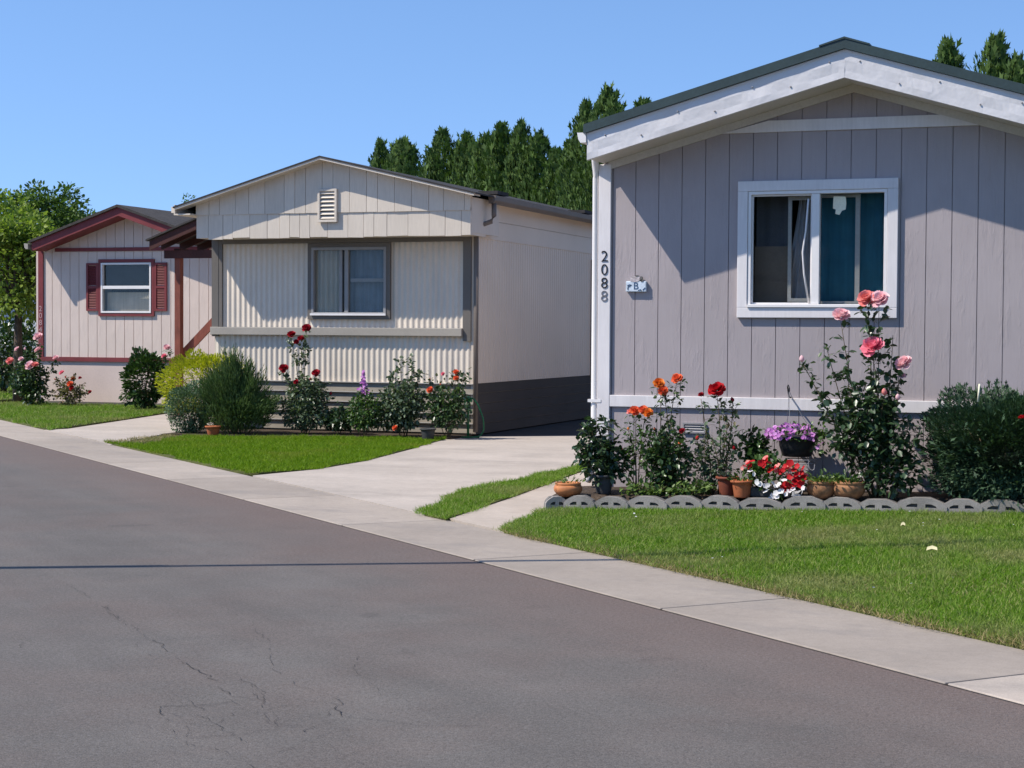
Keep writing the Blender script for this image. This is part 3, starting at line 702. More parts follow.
# ------------------------------------------------------------------ beige house
Y2 = 23.0; BL, BR, BX = -13.10, -8.93, -11.0; GY = 22.5; YE = 40.0
bh = thing('beige_house', (0, 0, 0), 'cream mobile home with corrugated front, overhanging shingled gable and dark slatted skirt', 'house')
def bz(x): return 3.955-(.285 if x < BX else .238)*abs(x-BX)
WH = (-11.47, -10.28, 1.72, 2.74)
def corr(x0, x1, z0, z1, y, pitch=.087, amp=.0072):
    m = MB(); n = int((x1-x0)/pitch*10); v = []; f = []
    for i in range(n+1):
        x = x0+(x1-x0)*i/n; a = math.sin(2*PI*x/pitch); yy = y-amp*(abs(a)**.75*(1 if a > 0 else -1))
        v += [(x, yy, z0), (x, yy, z1)]
        if i: f.append((2*i-2, 2*i, 2*i+1, 2*i-1))
    m.add(v, f, True); return m
mm = MB()
for a in ((BL+.09, WH[0]-.06, 1.53, 2.82), (WH[1]+.06, BR-.1, 1.53, 2.82), (WH[0]-.06, WH[1]+.06, 1.53, 1.66), (BL+.02, BR-.02, .76, 1.44)):
    q = corr(a[0], a[1], a[2], a[3], Y2); k = len(mm.v); mm.v += q.v; mm.f += [tuple(i+k for i in f) for f in q.f]; mm.sm += q.sm
mm.build('front_wall', MT['cream_metal'], bh)
m = MB(); m.prism([(WH[0]-.04, .76), (BL, .76), (BL, 2.9), (WH[0]-.04, 2.9)], 'y', Y2+.02, Y2+.09); m.prism([(WH[1]+.04, .76), (BR-.03, .76), (BR-.03, 2.9), (WH[1]+.04, 2.9)], 'y', Y2+.02, Y2+.09)
m.box(WH[0]-.04, WH[1]+.04, Y2+.02, Y2+.09, .76, 1.70); m.box(WH[0]-.04, WH[1]+.04, Y2+.02, Y2+.09, 2.76, 2.9)
m.box(BL, BL+.05, Y2+.091, YE, .1, 3.35); m.box(BL, BR, YE, YE+.05, .1, 3.35)
m.build('wall', MT['cream_metal'], bh)
# gable: two courses of boards
r = random.Random(4); m = MB(); x = -13.1
XS = []
while x < -8.8:
    wd = r.choice([.16, .2, .24, .28, .32]); XS.append((x, min(-8.8, x+wd))); x += wd
for a, b_ in XS:
    dz = r.uniform(-.012, .012); yo = r.uniform(0, .006)
    m.prism([(a+.003, 2.82+dz), (b_-.003, 2.82+dz+r.uniform(-.006, .006)), (b_-.003, 3.2), (a+.003, 3.2)], 'y', GY-.02-yo, GY+.01)
x = -13.1; XS = []
while x < -8.8:
    wd = r.choice([.17, .22, .26, .31, .26]); XS.append((x, min(-8.8, x+wd))); x += wd
for a, b_ in XS:
    yo = r.uniform(0, .005); pts = [(a+.003, 3.165+r.uniform(-.004, .004)), (b_-.003, 3.165), (b_-.003, bz(b_)-.03)]
    if a < BX < b_: pts.append((BX, bz(BX)-.03))
    pts.append((a+.003, bz(a)-.03)); m.prism(pts, 'y', GY-.036-yo, GY-.021 if False else GY+.005)
m.build('gable', MT['cream_board'], bh)
m = MB(); m.prism([(-13.1, 2.83), (-8.8, 2.83), (-8.8, bz(-8.8)-.04), (BX, bz(BX)-.04), (-13.1, bz(-13.1)-.04)], 'y', GY+.0105, GY+.04)
m.box(-13.1, -8.81, GY+.0405, Y2+.1, 2.83, 2.86); m.box(-8.83, -8.8, GY+.041, Y2+.6, 2.86, 3.35); m.box(-13.1, -13.07, GY+.041, Y2+.6, 2.86, 3.3)
m.build('overhang_box', MT['cream_board'], bh)
m = MB()
for s in (-1, 1):
    xe = BX+s*2.36; m.prism([(BX, bz(BX)-.025), (BX, bz(BX)-.002), (xe, bz(xe)-.002), (xe, bz(xe)-.025)], 'y', GY-.25, YE+.3)
rf = m.build('roof', MT['roof_dark'], bh)
m = MB()
for s in (-1, 1):
    xe = BX+s*2.33; m.prism([(BX, bz(BX)-.055), (BX, bz(BX)-.026), (xe, bz(xe)-.026), (xe, bz(xe)-.055)], 'y', GY-.24, GY-.215)
    m.prism([(BX, bz(BX)-.05), (BX, bz(BX)-.027), (xe, bz(xe)-.027), (xe, bz(xe)-.05)], 'y', GY-.214, GY+.0)
m.build('rake_board', MT['cream_board'], rf)
m = MB(); m.box(BL-.27, BL-.25, GY-.2, YE, 3.16, 3.31); m.box(BL-.25, BL, GY-.2, YE, 3.16, 3.18); m.box(BL-.36, BL-.272, GY-.12, YE, 3.2, 3.29); m.build('eave_box', MT['cream_board'], bh)
for (py_) in (9.6, 12.2, 15.5):
    pass
# gable vent
m = MB(); VX0, VX1, VZ0, VZ1 = -11.115, -10.815, 3.03, 3.50
frame_y(m, VX0, VX1, VZ0, VZ1, .035, GY-.075, GY-.0375); vf = m.build('gable_vent', MT['cream_board'], bh, bevel=.003)
m = MB()
for i in range(7):
    z = VZ0+.05+i*.058; m.prism([(GY-.068, z), (GY-.064, z+.004), (GY-.04, z+.04), (GY-.043, z+.036)], 'x', VX0+.035, VX1-.035)
m.build('louvre', MT['cream_board'], vf)
m = MB(); m.box(VX0+.035, VX1-.035, GY-.0395, GY-.0375, VZ0+.035, VZ1-.035); m.build('vent_back', MT['taupe'], vf)
# front trims
m = MB(); m.box(BL-.02, BL+.09, Y2-.04, Y2+.06, 1.40, 2.829); m.box(BL+.091, BL+.15, Y2-.035, Y2-.01, 1.545, 2.829); m.build('corner_trim', MT['taupe'], bh)
m = MB(); m.box(BR-.17, BR-.05, Y2-.045, Y2+.01, 1.36, 2.829); m.build('corner_trim', MT['taupe'], bh)
m = MB(); m.box(BL-.02, BR-.171, Y2-.09, Y2-.016, 1.425, 1.54); m.build('window_ledge', MT['taupe_light'], bh, bevel=.006)
m = MB(); m.box(BL+.151, BR-.171, Y2-.05, Y2-.016, 2.765, 2.829); m.build('header_trim', MT['taupe'], bh)
m = MB(); frame_y(m, WH[0]-.06, WH[1]+.06, 1.66, 2.76, .06, Y2-.05, Y2-.005); w2 = m.build('window', MT['taupe'], bh)
m = MB(); frame_y(m, WH[0], WH[1], 1.72, 2.70, .04, Y2-.06, Y2+.03); m.box(-10.94, -10.88, Y2-.05, Y2+.02, 1.76, 2.66); m.box(-11.03, -10.985, Y2-.03, Y2+.025, 1.76, 2.66); m.build('frame', MT['alu'], w2, bevel=.003)
m = MB(); m.box(WH[0]-.005, WH[1]+.005, Y2-.085, Y2-.061, 1.715, 1.745); m.build('sill', MT['vinyl'], w2)
m = MB(); m.box(-10.86, -10.33, Y2-.005, Y2+.012, 2.2, 2.25); m.build('sash_rail', MT['steel'], w2)
m = MB(); m.box(WH[0]+.04, -10.94, Y2+.008, Y2+.012, 1.76, 2.66); m.build('pane', MT['glass'], w2)
m = MB(); m.box(-10.88, WH[1]-.04, Y2-.012, Y2-.008, 1.76, 2.66); m.build('pane', MT['glass'], w2)
curtain(WH[0]+.03, -11.02, Y2+.07, 1.72, 2.7, .034, .085, 2).build('curtain', MT['drape'], w2)
curtain(-11.02, WH[1]-.02, Y2+.11, 1.72, 2.7, .018, .13, 3).build('curtain', MT['bluecurtain'], w2)
m = MB(); m.box(WH[0]-.1, WH[1]+.1, Y2+.6, Y2+.62, 1.5, 2.9); m.build('interior_room', MT['dark'], w2)
# skirt: lapped boards with lips coloured pale where the sun catches them
m = MB(); ml = MB()
for i in range(5):
    z = .06+i*.14
    m.prism([(Y2-.03, z), (Y2+.03, z), (Y2+.03, z+.139), (Y2-.005, z+.139)], 'x', BL, BR)
    ml.box(BL+.01, BR-.01, Y2-.05, Y2-.006, z+.128, z+.139)
m.box(BL, BR-.01, Y2+.031, Y2+.08, .04, .765)
m.build('front_skirt', MT['skirt'], bh); ml.build('skirt_battens', MT['skirt_lip_sunlit'], bh)
# side wall facing the driveway
m = MB(); v = []; f = []; i = 0; y = Y2+.01
prof = [0, .0, .008, .008, 0]
ys = []
while y < YE:
    for dy, dx in ((0, 0), (.055, 0), (.062, .007), (.078, .007), (.085, 0)): ys.append((y+dy, dx))
    y += .1
for i, (yy, dx) in enumerate(ys):
    v += [(BR-dx, yy, .76), (BR-dx, yy, 2.82)]
    if i: f.append((2*i-2, 2*i, 2*i+1, 2*i-1))
m.add(v, f); m.box(BR-.06, BR-.008, Y2+.02, YE, .1, 3.36)
m.build('side_wall', MT['side_metal'], bh)
m = MB(); m.box(BR-.007, BR+.014, Y2+.0, YE, 2.82, 3.08); m.box(BR-.007, BR+.02, Y2+.0, YE, 3.085, 3.36); m.box(BR+.0205, -8.70, Y2+.6, YE, 3.34, 3.36); m.build('upper_side_panel', MT['side_metal'], bh)
m = MB()
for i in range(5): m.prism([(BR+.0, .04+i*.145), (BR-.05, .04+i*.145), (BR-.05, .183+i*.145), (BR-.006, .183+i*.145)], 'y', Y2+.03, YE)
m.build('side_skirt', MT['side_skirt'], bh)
m = MB(); m.box(BR+.001, BR+.03, 28.42, 28.5, .75, 2.72); m.box(BR+.001, BR+.03, 29.3, 29.38, .75, 2.72); m.box(BR+.001, BR+.03, 28.5, 29.3, 2.64, 2.72); m.box(BR+.001, BR+.02, 28.5, 29.3, .75, 2.64); m.build('side_door', MT['taupe'], bh)
m = MB(); xg = -8.72
m.prism([(xg+.11, 3.40), (xg+.10, 3.33), (xg+.07, 3.29), (xg, 3.29), (xg, 3.40)], 'y', Y2-.05, YE)
m.build('gutter', MT['gutter_brown'], bh)
m = MB(); m.tube([(xg+.05, Y2+.04, 3.29), (xg+.05, Y2+.04, 3.12), (xg+.02, Y2+.02, 3.04), (BR+.06, Y2-.02, 2.98), (BR+.03, Y2-.045, 2.90), (BR+.03, Y2-.045, .08)], .035, 8)
m.build('downspout', MT['gutter_brown'], bh)
m = MB(); m.box(BR-.049, BR+.016, Y2-.018, Y2-.001, .05, 2.829); m.build('corner_cap', MT['side_metal'], bh)
for (a, b_) in ((23.15, 3.43), (27.2, 3.43)):
    m = MB(); m.box(-8.95, -8.66, a, a+.45, b_, b_+.05); m.build('roof_vent', MT['roof_dark'], bh)

# ------------------------------------------------------------------ porch between the cream and pink houses
po = thing('wooden_porch', (-14.4, 26, 0), 'dark red wooden porch roof on a post with a sloping stair rail', 'porch')
def rel(o, *p): return tuple(Vector(p)-o.location)
pc = at(179, 330, 25.9)
m = MB(); m.box(pc.x-.055-po.location.x, pc.x+.055-po.location.x, -.155, -.045, 0, 2.78); m.build('post', MT['redwood'], po, bevel=.004)
A = at(150, 249, 25.6); B = at(206, 224, 25.6)
ax, az, bx_, bz_ = A.x+14.4, A.z, -13.12+14.4, A.z+(B.z-A.z)/(B.x-A.x)*(-13.12-A.x)
m = MB(); m.prism([(ax, az-.02), (ax, az+.13), (bx_, bz_+.13), (bx_, bz_-.02)], 'y', -.42, -.38); m.build('barge_board', MT['redwood_dark'], po)
m = MB(); m.prism([(ax-.05, az+.131), (ax-.05, az+.16), (bx_, bz_+.16), (bx_, bz_+.131)], 'y', -.46, 4.0); m.build('roof_deck', MT['roof_dark'], po)
for k in range(7):
    m = MB(); y0 = -.1+k*.6; m.prism([(ax+.03, az+.0), (ax+.03, az+.13), (bx_, bz_+.13), (bx_, bz_+.0)], 'y', y0, y0+.045); m.build('rafter', MT['redwood_dark'], po)
c0 = at(164, 254, 25.8)
m = MB(); m.box(c0.x+14.4, -13.12+14.4, -.2, -.156, c0.z-.075, c0.z+.06); m.build('beam', MT['redwood_dark'], po)
m = MB(); m.box(ax+.25, ax+.35, -.045, 4.0, az-.09, az+.02); m.build('beam', MT['redwood_dark'], po)
a = at(184, 352, 25.95); b_ = at(214, 320, 25.95); dx = b_.x-a.x; dz = b_.z-a.z
m = MB(); m.prism([(a.x+14.4-.3, a.z-dz/dx*.3-.09), (b_.x+14.4+.8, b_.z+dz/dx*.8-.09), (b_.x+14.4+.8, b_.z+dz/dx*.8+.09), (a.x+14.4-.3, a.z-dz/dx*.3+.09)], 'y', -.03, .02); m.build('stair_rail', MT['redwood'], po)

# ------------------------------------------------------------------ pink house
Y3 = 29.0; PL, PR, PX = -20.42, -16.3, -18.32; PE = 44.0
ph = thing('pink_house', (0, 0, 0), 'pale pink mobile home with maroon trim and shutters beyond the cream house', 'house')
def pz(x): return 3.64-.335*abs(x-PX)
PH = (-18.97, -17.86, 1.80, 2.76)
m = clip_cols(PL, PR, Y3, Y3+.012, .9, pz, .2035, .012, [PH], PX, start=-20.3)
b = clip_cols(PL+.002, PR-.002, Y3+.0125, Y3+.09, .9, pz, 9, 0, [PH], PX)
k = len(m.v); m.v += b.v; m.f += [tuple(i+k for i in f) for f in b.f]; m.sm += b.sm
m.box(PL, PL+.08, Y3+.091, PE, .1, 3.0); m.box(PR-.08, PR, Y3+.091, PE, .1, 3.0); m.box(PL, PR, PE, PE+.08, .1, 3.0)
m.build('wall', MT['pink_siding'], ph)
m = MB(); m.box(PL+.01, PR-.01, Y3+.005, Y3+.06, .08, .899); m.build('skirt', MT['pink_skirt'], ph)
m = MB(); m.box(PL, PR, Y3-.01, Y3+.06, .02, .075); m.build('skirt_base', MT['taupe'], ph)
m = MB(); m.box(PL+.131, PR, Y3-.03, Y3-.001, .86, .945); m.build('belly_band', MT['maroon'], ph)
m = MB(); m.box(PL+.02, PL+.13, Y3-.03, Y3-.001, .86, 3.0); m.build('corner_post', MT['maroon'], ph)
m = MB(); m.box(PL-.03, PL+.019, Y3-.02, Y3+.08, .08, 3.0); m.build('corner_cap', MT['pink_skirt'], ph)
m = MB(); m.box(PX-1.70, PX+1.70, Y3-.025, Y3-.001, 2.985, 3.055); m.build('gable_trim', MT['maroon'], ph)
for s in (-1, 1):
    xe = PX+s*1.93; m = MB()
    m.prism([(PX, pz(PX)-.01), (PX, pz(PX)+.15), (xe, pz(xe)+.15), (xe, pz(xe)-.01)], 'y', Y3-.45, Y3-.42); m.build('fascia', MT['maroon'], ph)
    m = MB(); m.prism([(PX, pz(PX)), (PX, pz(PX)+.02), (xe, pz(xe)+.02), (xe, pz(xe))], 'y', Y3-.419, Y3+.0); m.build('soffit', MT['maroon'], ph)
m = MB()
for s in (-1, 1):
    xe = PX+s*1.98; m.prism([(PX, pz(PX)+.152), (PX, pz(PX)+.20), (xe, pz(xe)+.20), (xe, pz(xe)+.152)], 'y', Y3-.5, PE+.3)
rf = m.build('roof', MT['shingle_gray'], ph)
m = MB(); vx = -17.4; m.box(vx-.28, vx+.28, 31.0, 31.5, pz(vx)+.15, pz(vx)+.30); m.build('roof_vent', MT['black'], rf, bevel=.03)
m = MB(); m.prism([(PX-2.07, pz(PX-2)+.16), (PX-2.06, pz(PX-2)+.08), (PX-2.03, pz(PX-2)+.05), (PX-1.982, pz(PX-2)+.05), (PX-1.982, pz(PX-2)+.15)], 'y', Y3-.5, PE); m.build('gutter', MT['taupe_light'], ph)
m = MB(); frame_y(m, PH[0]-.06, PH[1]+.06, PH[2]-.06, PH[3]+.07, .06, Y3-.035, Y3-.001, .06); w3 = m.build('window', MT['maroon'], ph)
m = MB(); frame_y(m, PH[0], PH[1], PH[2], PH[3], .035, Y3-.045, Y3+.04); m.box(PH[0]+.035, PH[1]-.035, Y3-.04, Y3+.03, 2.26, 2.32); m.build('frame', MT['vinyl'], w3, bevel=.003)
for z0, z1, yo in ((1.835, 2.26, 0), (2.32, 2.725, .015)):
    m = MB(); m.box(PH[0]+.035, PH[1]-.035, Y3+yo, Y3+yo+.004, z0, z1); m.build('pane', MT['glass'], w3)
m = MB(); m.box(PH[0], PH[1], Y3+.10, Y3+.11, 2.25, PH[3]); m.box(PH[0]-.3, PH[1]+.3, Y3+.8, Y3+.82, 1.4, 2.9); m.build('interior_room', MT['dark'], w3)
m = MB(); m.box(PH[0]+.03, PH[1]-.03, Y3+.14, Y3+.15, 2.5, 2.62); m.box(PH[0]+.03, PH[1]-.03, Y3+.14, Y3+.15, 1.8, 2.2); m.build('curtain', MT['drape'], w3)
for x0 in (PH[0]-.335, PH[1]+.065):
    m = MB(); frame_y(m, x0, x0+.27, 1.84, 2.76, .045, Y3-.035, Y3-.001); m.box(x0+.045, x0+.225, Y3-.033, Y3-.001, 2.27, 2.32)
    for i in range(26):
        z = 1.90+i*.031
        if not 2.25 < z < 2.31: m.prism([(Y3-.012, z), (Y3-.028, z+.004), (Y3-.004, z+.03), (Y3-.002, z+.028)], 'x', x0+.045, x0+.225)
    m.build('shutter', MT['maroon'], ph)
for i, ch in enumerate('2084'):
    text('house_number_digit', ch, .15, (PL+.075, Y3-.033, 1.83-i*.135), MT['pinknum'], ph, .002)

# ------------------------------------------------------------------ far white house, house across the street
fh = thing('white_house', (-31.5, 52, 0), 'white mobile home far back in the shade behind the left trees', 'house')
m = MB(); m.box(-7, 3.6, 0, .1, 0, 3.0); m.box(3.5, 3.6, .101, 14, 0, 3.0); m.build('wall', MT['far_wall'], fh)
m = MB(); m.prism([(-7.4, 2.95), (-1.7, 3.9), (4.0, 2.95), (4.0, 3.08), (-1.7, 4.05), (-7.4, 3.08)], 'y', -.6, 14.3); m.build('roof', MT['far_wall'], fh)
m = MB(); m.box(-1.2, 2.6, -.03, -.001, .9, 2.5); m.build('window', MT['dark'], fh)
m = MB(); frame_y(m, -1.25, 2.65, .85, 2.55, .08, -.05, -.031); m.build('window_frame', MT['vinyl'], fh)
oh = thing('street_house', (0, 0, 0), 'plain tan mobile home on the opposite side of the street', 'house')
m = MB(); m.box(-22, -8.5, -20, -16, 0, 2.9); m.build('wall', MT['side_metal'], oh)
m = MB(); m.prism([(-20.4, 2.9), (-18, 3.7), (-15.6, 2.9), (-15.6, 3.0), (-18, 3.85), (-20.4, 3.0)], 'x', -22.4, -8.1); m.build('roof', MT['roof_dark'], oh)
m = MB(); m.box(-13, -11, -15.99, -15.95, 1.4, 2.5); m.build('window', MT['dark'], oh)

# ------------------------------------------------------------------ vegetation helpers
def bez(a, b, c, n=7):
    return [a.lerp(b, i/(n-1)).lerp(b.lerp(c, i/(n-1)), i/(n-1)) for i in range(n)]
PET = []
for j in range(4):
    for i in range(5):
        u = -1+i*.5; vv = j/3; wdt = (.35+.65*math.sin(vv*PI*.62))*.5
        PET.append((u*wdt, vv*(1-.14*u*u), .16*u*u*vv+.25*vv*vv-.30*max(0, vv-.66)))
PET = np.array(PET); PET_F = np.array([[j*5+i, j*5+i+1, j*5+i+6, j*5+i+5] for j in range(3) for i in range(4)])
def bloom_np(R, seed, up=(0, 0, 1)):
    """a rose: rings of curled petals, opening outwards"""
    r = np.random.default_rng(seed); Vs = []; Fs = []; b = 0
    upv = Vector(up).normalized(); q = Vector((0, 0, 1)).rotation_difference(upv).to_matrix(); Q = np.array(q)
    for (cnt, tilt, rad, ln, h) in ((4, 8, .04, .55, .05), (6, 22, .1, .68, .03), (7, 42, .16, .8, .0), (8, 64, .2, .92, -.04), (8, 88, .2, .95, -.12)):
        an = np.linspace(0, 2*PI, cnt, endpoint=False)+r.random()*6+r.normal(0, .12, cnt)
        tl = np.radians(tilt+r.normal(0, 7, cnt)); out = np.stack([np.cos(an), np.sin(an), 0*an], 1)
        A = out*np.sin(tl)[:, None]+np.array([0, 0, 1])*np.cos(tl)[:, None]
        Nn = -out*np.cos(tl)[:, None]+np.array([0, 0, 1])*np.sin(tl)[:, None]
        L = R*ln*r.uniform(.88, 1.1, cnt)
        V, F = scatter(PET, PET_F, out*rad*R*.6+np.array([0, 0, h*R]), A, Nn, L*.95, L)
        Vs.append(V); Fs.append(F+b); b += len(V)
    return np.concatenate(Vs)@Q.T, np.concatenate(Fs)
def add_bloom(parent, p, R, mat, seed, up=None):
    r = random.Random(seed); up = up or (r.uniform(-.5, .3), r.uniform(-1.1, -.4), .8)
    V, F = bloom_np(R, seed, up); m = MB(); m.np(V, F, True); o = m.build('bloom', mat, parent); o.location = p; return o
def leaves_on(P, D, size, seed, tmpl='leaf', droop=.25, spread=.9, narrow=.62):
    """leaves at points P, leaning along D"""
    r = np.random.default_rng(seed); n = len(P)
    A = D+r.normal(0, spread, (n, 3)); A[:, 2] -= droop; Nn = r.normal(0, .55, (n, 3))+np.array([0, 0, 1.0])
    L = size*r.uniform(.6, 1.25, n)
    T, F = (LEAF, LEAF_F) if tmpl == 'leaf' else (DIA, DIA_F) if tmpl == 'dia' else (SPRAY, SPRAY_F)
    return scatter(T, F, P, A, Nn, L*narrow, L)
def rose(name, base, tips, label, cat, leafm, blooms, fill=None, leaf=.05, per=26, seed=1, dens=1.9, canes=None, lo=.2, group=None, name_leaf='foliage', extra=None, sub=3):
    """base: point on the soil; tips: cane end points (x,y,z) in world; blooms: (point, radius, petal material)"""
    r = random.Random(seed); base = Vector(base); root = thing(name, base, label, cat, group)
    cm = MB(); P = []; D = []
    for tp in tips:
        tp = Vector(tp)-base; st = Vector((r.uniform(-.05, .05), r.uniform(-.04, .04), -.02))
        md = st.lerp(tp, .5)+Vector((r.uniform(-.06, .06), r.uniform(-.06, .06), r.uniform(0, .08)))
        pts = bez(st, md, tp, 9); L = tp.length; cm.tube(pts, .0065*(.6+.5*min(1, L)), 5, .0025)
        for k in range(int(per*dens)):
            s = lo+(1-lo)*r.random()**.8; i = min(7, int(s*8)); p = pts[i].lerp(pts[i+1], s*8-i)
            d = Vector((r.uniform(-1, 1), r.uniform(-1, 1), r.uniform(-.2, .7))).normalized()*r.uniform(.03, .13)*(1.15-.5*s)
            e_ = p+d; cm.tube([p, p+d*.5+Vector((0, 0, .01)), e_], .0016, 3, .001, cap=False)
            for q in range(sub): P.append(tuple(e_-d*(q*.28)+Vector((r.gauss(0, .008), r.gauss(0, .008), r.gauss(0, .008))))); D.append(tuple(d.normalized()*.8+Vector((r.uniform(-.6, .6), r.uniform(-.6, .6), 0))))
    if fill:
        for (c, rad, n) in fill:     # clump: centre, radii, leaves
            c = Vector(c)-base
            for k in range(int(n*dens)):
                d = Vector((r.gauss(0, 1), r.gauss(0, 1), r.gauss(0, 1))).normalized(); rr = r.random()**.4
                P.append((c.x+d.x*rad[0]*rr, c.y+d.y*rad[1]*rr, max(.02, c.z+d.z*rad[2]*rr))); D.append((d.x, d.y, d.z))
    cm.build('canes', canes or MT['cane'], root)
    V, F = leaves_on(np.array(P), np.array(D), leaf, seed); m = MB(); m.np(V, F, True); m.build(name_leaf, leafm, root)
    if extra:
        V, F = leaves_on(np.array([tuple(Vector(p)-base) for p in extra[1]]), np.zeros((len(extra[1]), 3)), leaf*.8, seed+5); m = MB(); m.np(V, F, True); m.build('young_leaves', extra[0], root)
    for i, (p, R, mt) in enumerate(blooms):
        p = Vector(p)-base; add_bloom(root, p, R, MT[mt], seed*31+i)
    if len(blooms) > 1:
        free = [Vector(q) for q in tips if all((Vector(q)-Vector(b[0])).length > .11 for b in blooms)]; r.shuffle(free)
        for i, q in enumerate(free[:3]):
            R = blooms[0][1]*r.uniform(.22, .36); bd = MB(); bd.lathe([(.2*R, 0), (.75*R, .5*R), (.85*R, 1.0*R), (.6*R, 1.7*R), (.1*R, 2.2*R)], n=10)
            o = bd.build('bud', MT[blooms[i % len(blooms)][2]], root); o.location = q-base; o.rotation_euler = (r.uniform(-.4, .4), r.uniform(-.4, .4), 0)
    return root
def shell(n, rx, ry, rz, lump, seed, clumps=26, depth=.35, boxy=0):
    """points and outward directions over a lumpy crown"""
    r = np.random.default_rng(seed)
    d = unit(r.normal(0, 1, (n, 3))); cd = unit(r.normal(0, 1, (clumps, 3))); ca = r.uniform(.4, 1, clumps)
    g = np.max(ca[None]*np.exp(-(1-d@cd.T)*14), axis=1)
    rad = (1-lump)+lump*1.25*g
    inner = 1-depth*r.random(n)**2
    if boxy: rad = rad/np.sum(np.abs(d)**boxy, axis=1)**(1/boxy)
    P = d*np.array([rx, ry, rz])*(rad*inner)[:, None]; return P, d
def shrub(name, c, rad, label, cat, mat, n, size, seed, tmpl='dia', lump=.3, clumps=26, depth=.4, updir=.3, spread=.6, narrow=.5, boxy=0, stray=0):
    c = Vector(c); root = thing(name, (c.x, c.y, 0.03), label, cat)
    P, d = shell(n, *rad, lump, seed, clumps, depth, boxy); P = P+np.array([0, 0, c.z-.03]); k = P[:, 2] > .01
    P, d = P[k], d[k]; D = d*.9+np.array([0, 0, updir])
    V, F = leaves_on(P, D, size, seed, tmpl, 0, spread, narrow); m = MB(); m.np(V, F, True)
    if stray:
        P, d = shell(stray, *rad, lump, seed, clumps, .05, boxy); P = P*1.03+np.array([0, 0, c.z-.03]); k = P[:, 2] > .05
        V, F = leaves_on(P[k], d[k]+np.array([0, 0, .6]), size*2.3, seed+3, tmpl, 0, .5, .45); m.np(V, F, True)
    m.build('foliage', mat, root)
    m = MB(); r = random.Random(seed)
    for i in range(12):
        a = r.uniform(0, 6.28); e_ = Vector((math.cos(a)*rad[0]*.6, math.sin(a)*rad[1]*.6, c.z+rad[2]*.35*r.random()))
        m.tube(bez(Vector((r.uniform(-.06, .06), r.uniform(-.06, .06), -.02)), Vector((e_.x*.3, e_.y*.3, e_.z*.6)), e_, 6), .012, 5, .004)
    m.build('stems', MT['cane'], root); return root
def X(px, py, Y): p = at(px, py, Y); return (p.x, p.y, p.z)

# ------------------------------------------------------------------ flower bed of the grey house
YS = 14.12
zb = .07
rose('potted_shrub', X(603, 484, 13.95), [X(586, 425, 14.0), X(592, 418, 13.95), X(600, 440, 13.9), X(614, 440, 14.0), X(624, 468, 14.0), X(582, 445, 13.95), X(608, 421, 14.05), X(622, 455, 14.1)],
     'leafy shrub with pale shoot tips growing in the dark grey pot by the downspout', 'shrub', MT['rose_leaf_dark'], [(X(608, 420, 14.0), .014, 'pet_white')],
     fill=[(X(600, 462, 13.97), (.17, .13, .18), 170), (X(590, 442, 13.97), (.1, .1, .13), 60)], leaf=.06, per=14, seed=2, extra=(MT['rose_leaf_bright'], [X(590+dx, 419+dy, 13.93) for dx, dy in ((-3, 2), (0, 0), (4, 3), (-5, 8), (3, 9), (8, 6), (-8, 12))]))
rose('orange_rose_bush', X(640, 497, 14.05), [X(636, 416, 14.05), X(645, 417, 14.05), X(628, 430, 14.1), X(652, 430, 14.1), X(622, 450, 14.05), X(655, 452, 14.0)],
     'sparse rose bush with a low cluster of orange yellow blooms, beside the potted shrub', 'rose bush', MT['rose_leaf_bright'],
     [(X(635, 411, 14.02), .045, 'pet_coral'), (X(643, 410, 14.02), .04, 'pet_coral'), (X(648, 413, 14.0), .042, 'pet_orange'), (X(631, 412, 14.05), .035, 'pet_salmon')], leaf=.045, per=13, seed=3, lo=.35)
rose('orange_rose_bush', X(668, 497, 14.1), [X(661, 386, 14.05), X(664, 394, 14.0), X(677, 381, 14.1), X(655, 430, 14.05), X(684, 428, 14.1), X(672, 425, 14.0), X(650, 452, 14.0), X(690, 455, 14.05), X(660, 440, 13.95), X(680, 445, 13.95)],
     'tall rose bush topped by three bright orange blooms, below the belly band', 'rose bush', MT['rose_leaf'],
     [(X(659, 384, 14.02), .05, 'pet_orange'), (X(663, 391, 14.0), .046, 'pet_coral'), (X(677, 379, 14.05), .05, 'pet_coral'), (X(682, 431, 14.0), .028, 'pet_crimson')],
     fill=[(X(667, 462, 14.07), (.2, .16, .25), 260), (X(665, 485, 14.07), (.15, .13, .12), 110)], leaf=.05, per=17, seed=4, lo=.15)
rose('red_rose_bush', X(716, 497, 14.1), [X(717, 396, 14.08), X(701, 399, 14.1), X(706, 428, 14.05), X(733, 402, 14.1), X(728, 425, 14.05), X(697, 440, 14.05), X(712, 440, 14.0), X(735, 450, 14.1)],
     'thin rose bush with one large red bloom and a red bud, behind the terracotta pots', 'rose bush', MT['rose_leaf_grey'],
     [(X(717, 390, 14.05), .07, 'pet_red'), (X(701, 395, 14.08), .026, 'pet_crimson')], fill=[(X(700, 478, 14.08), (.13, .12, .18), 120), (X(722, 470, 14.1), (.14, .1, .16), 90)], leaf=.045, per=13, seed=5, lo=.2,
     extra=(MT['bronze_leaf'], [X(724+random.uniform(-3, 14), 405+random.uniform(-2, 24), 14.08) for _ in range(34)]))
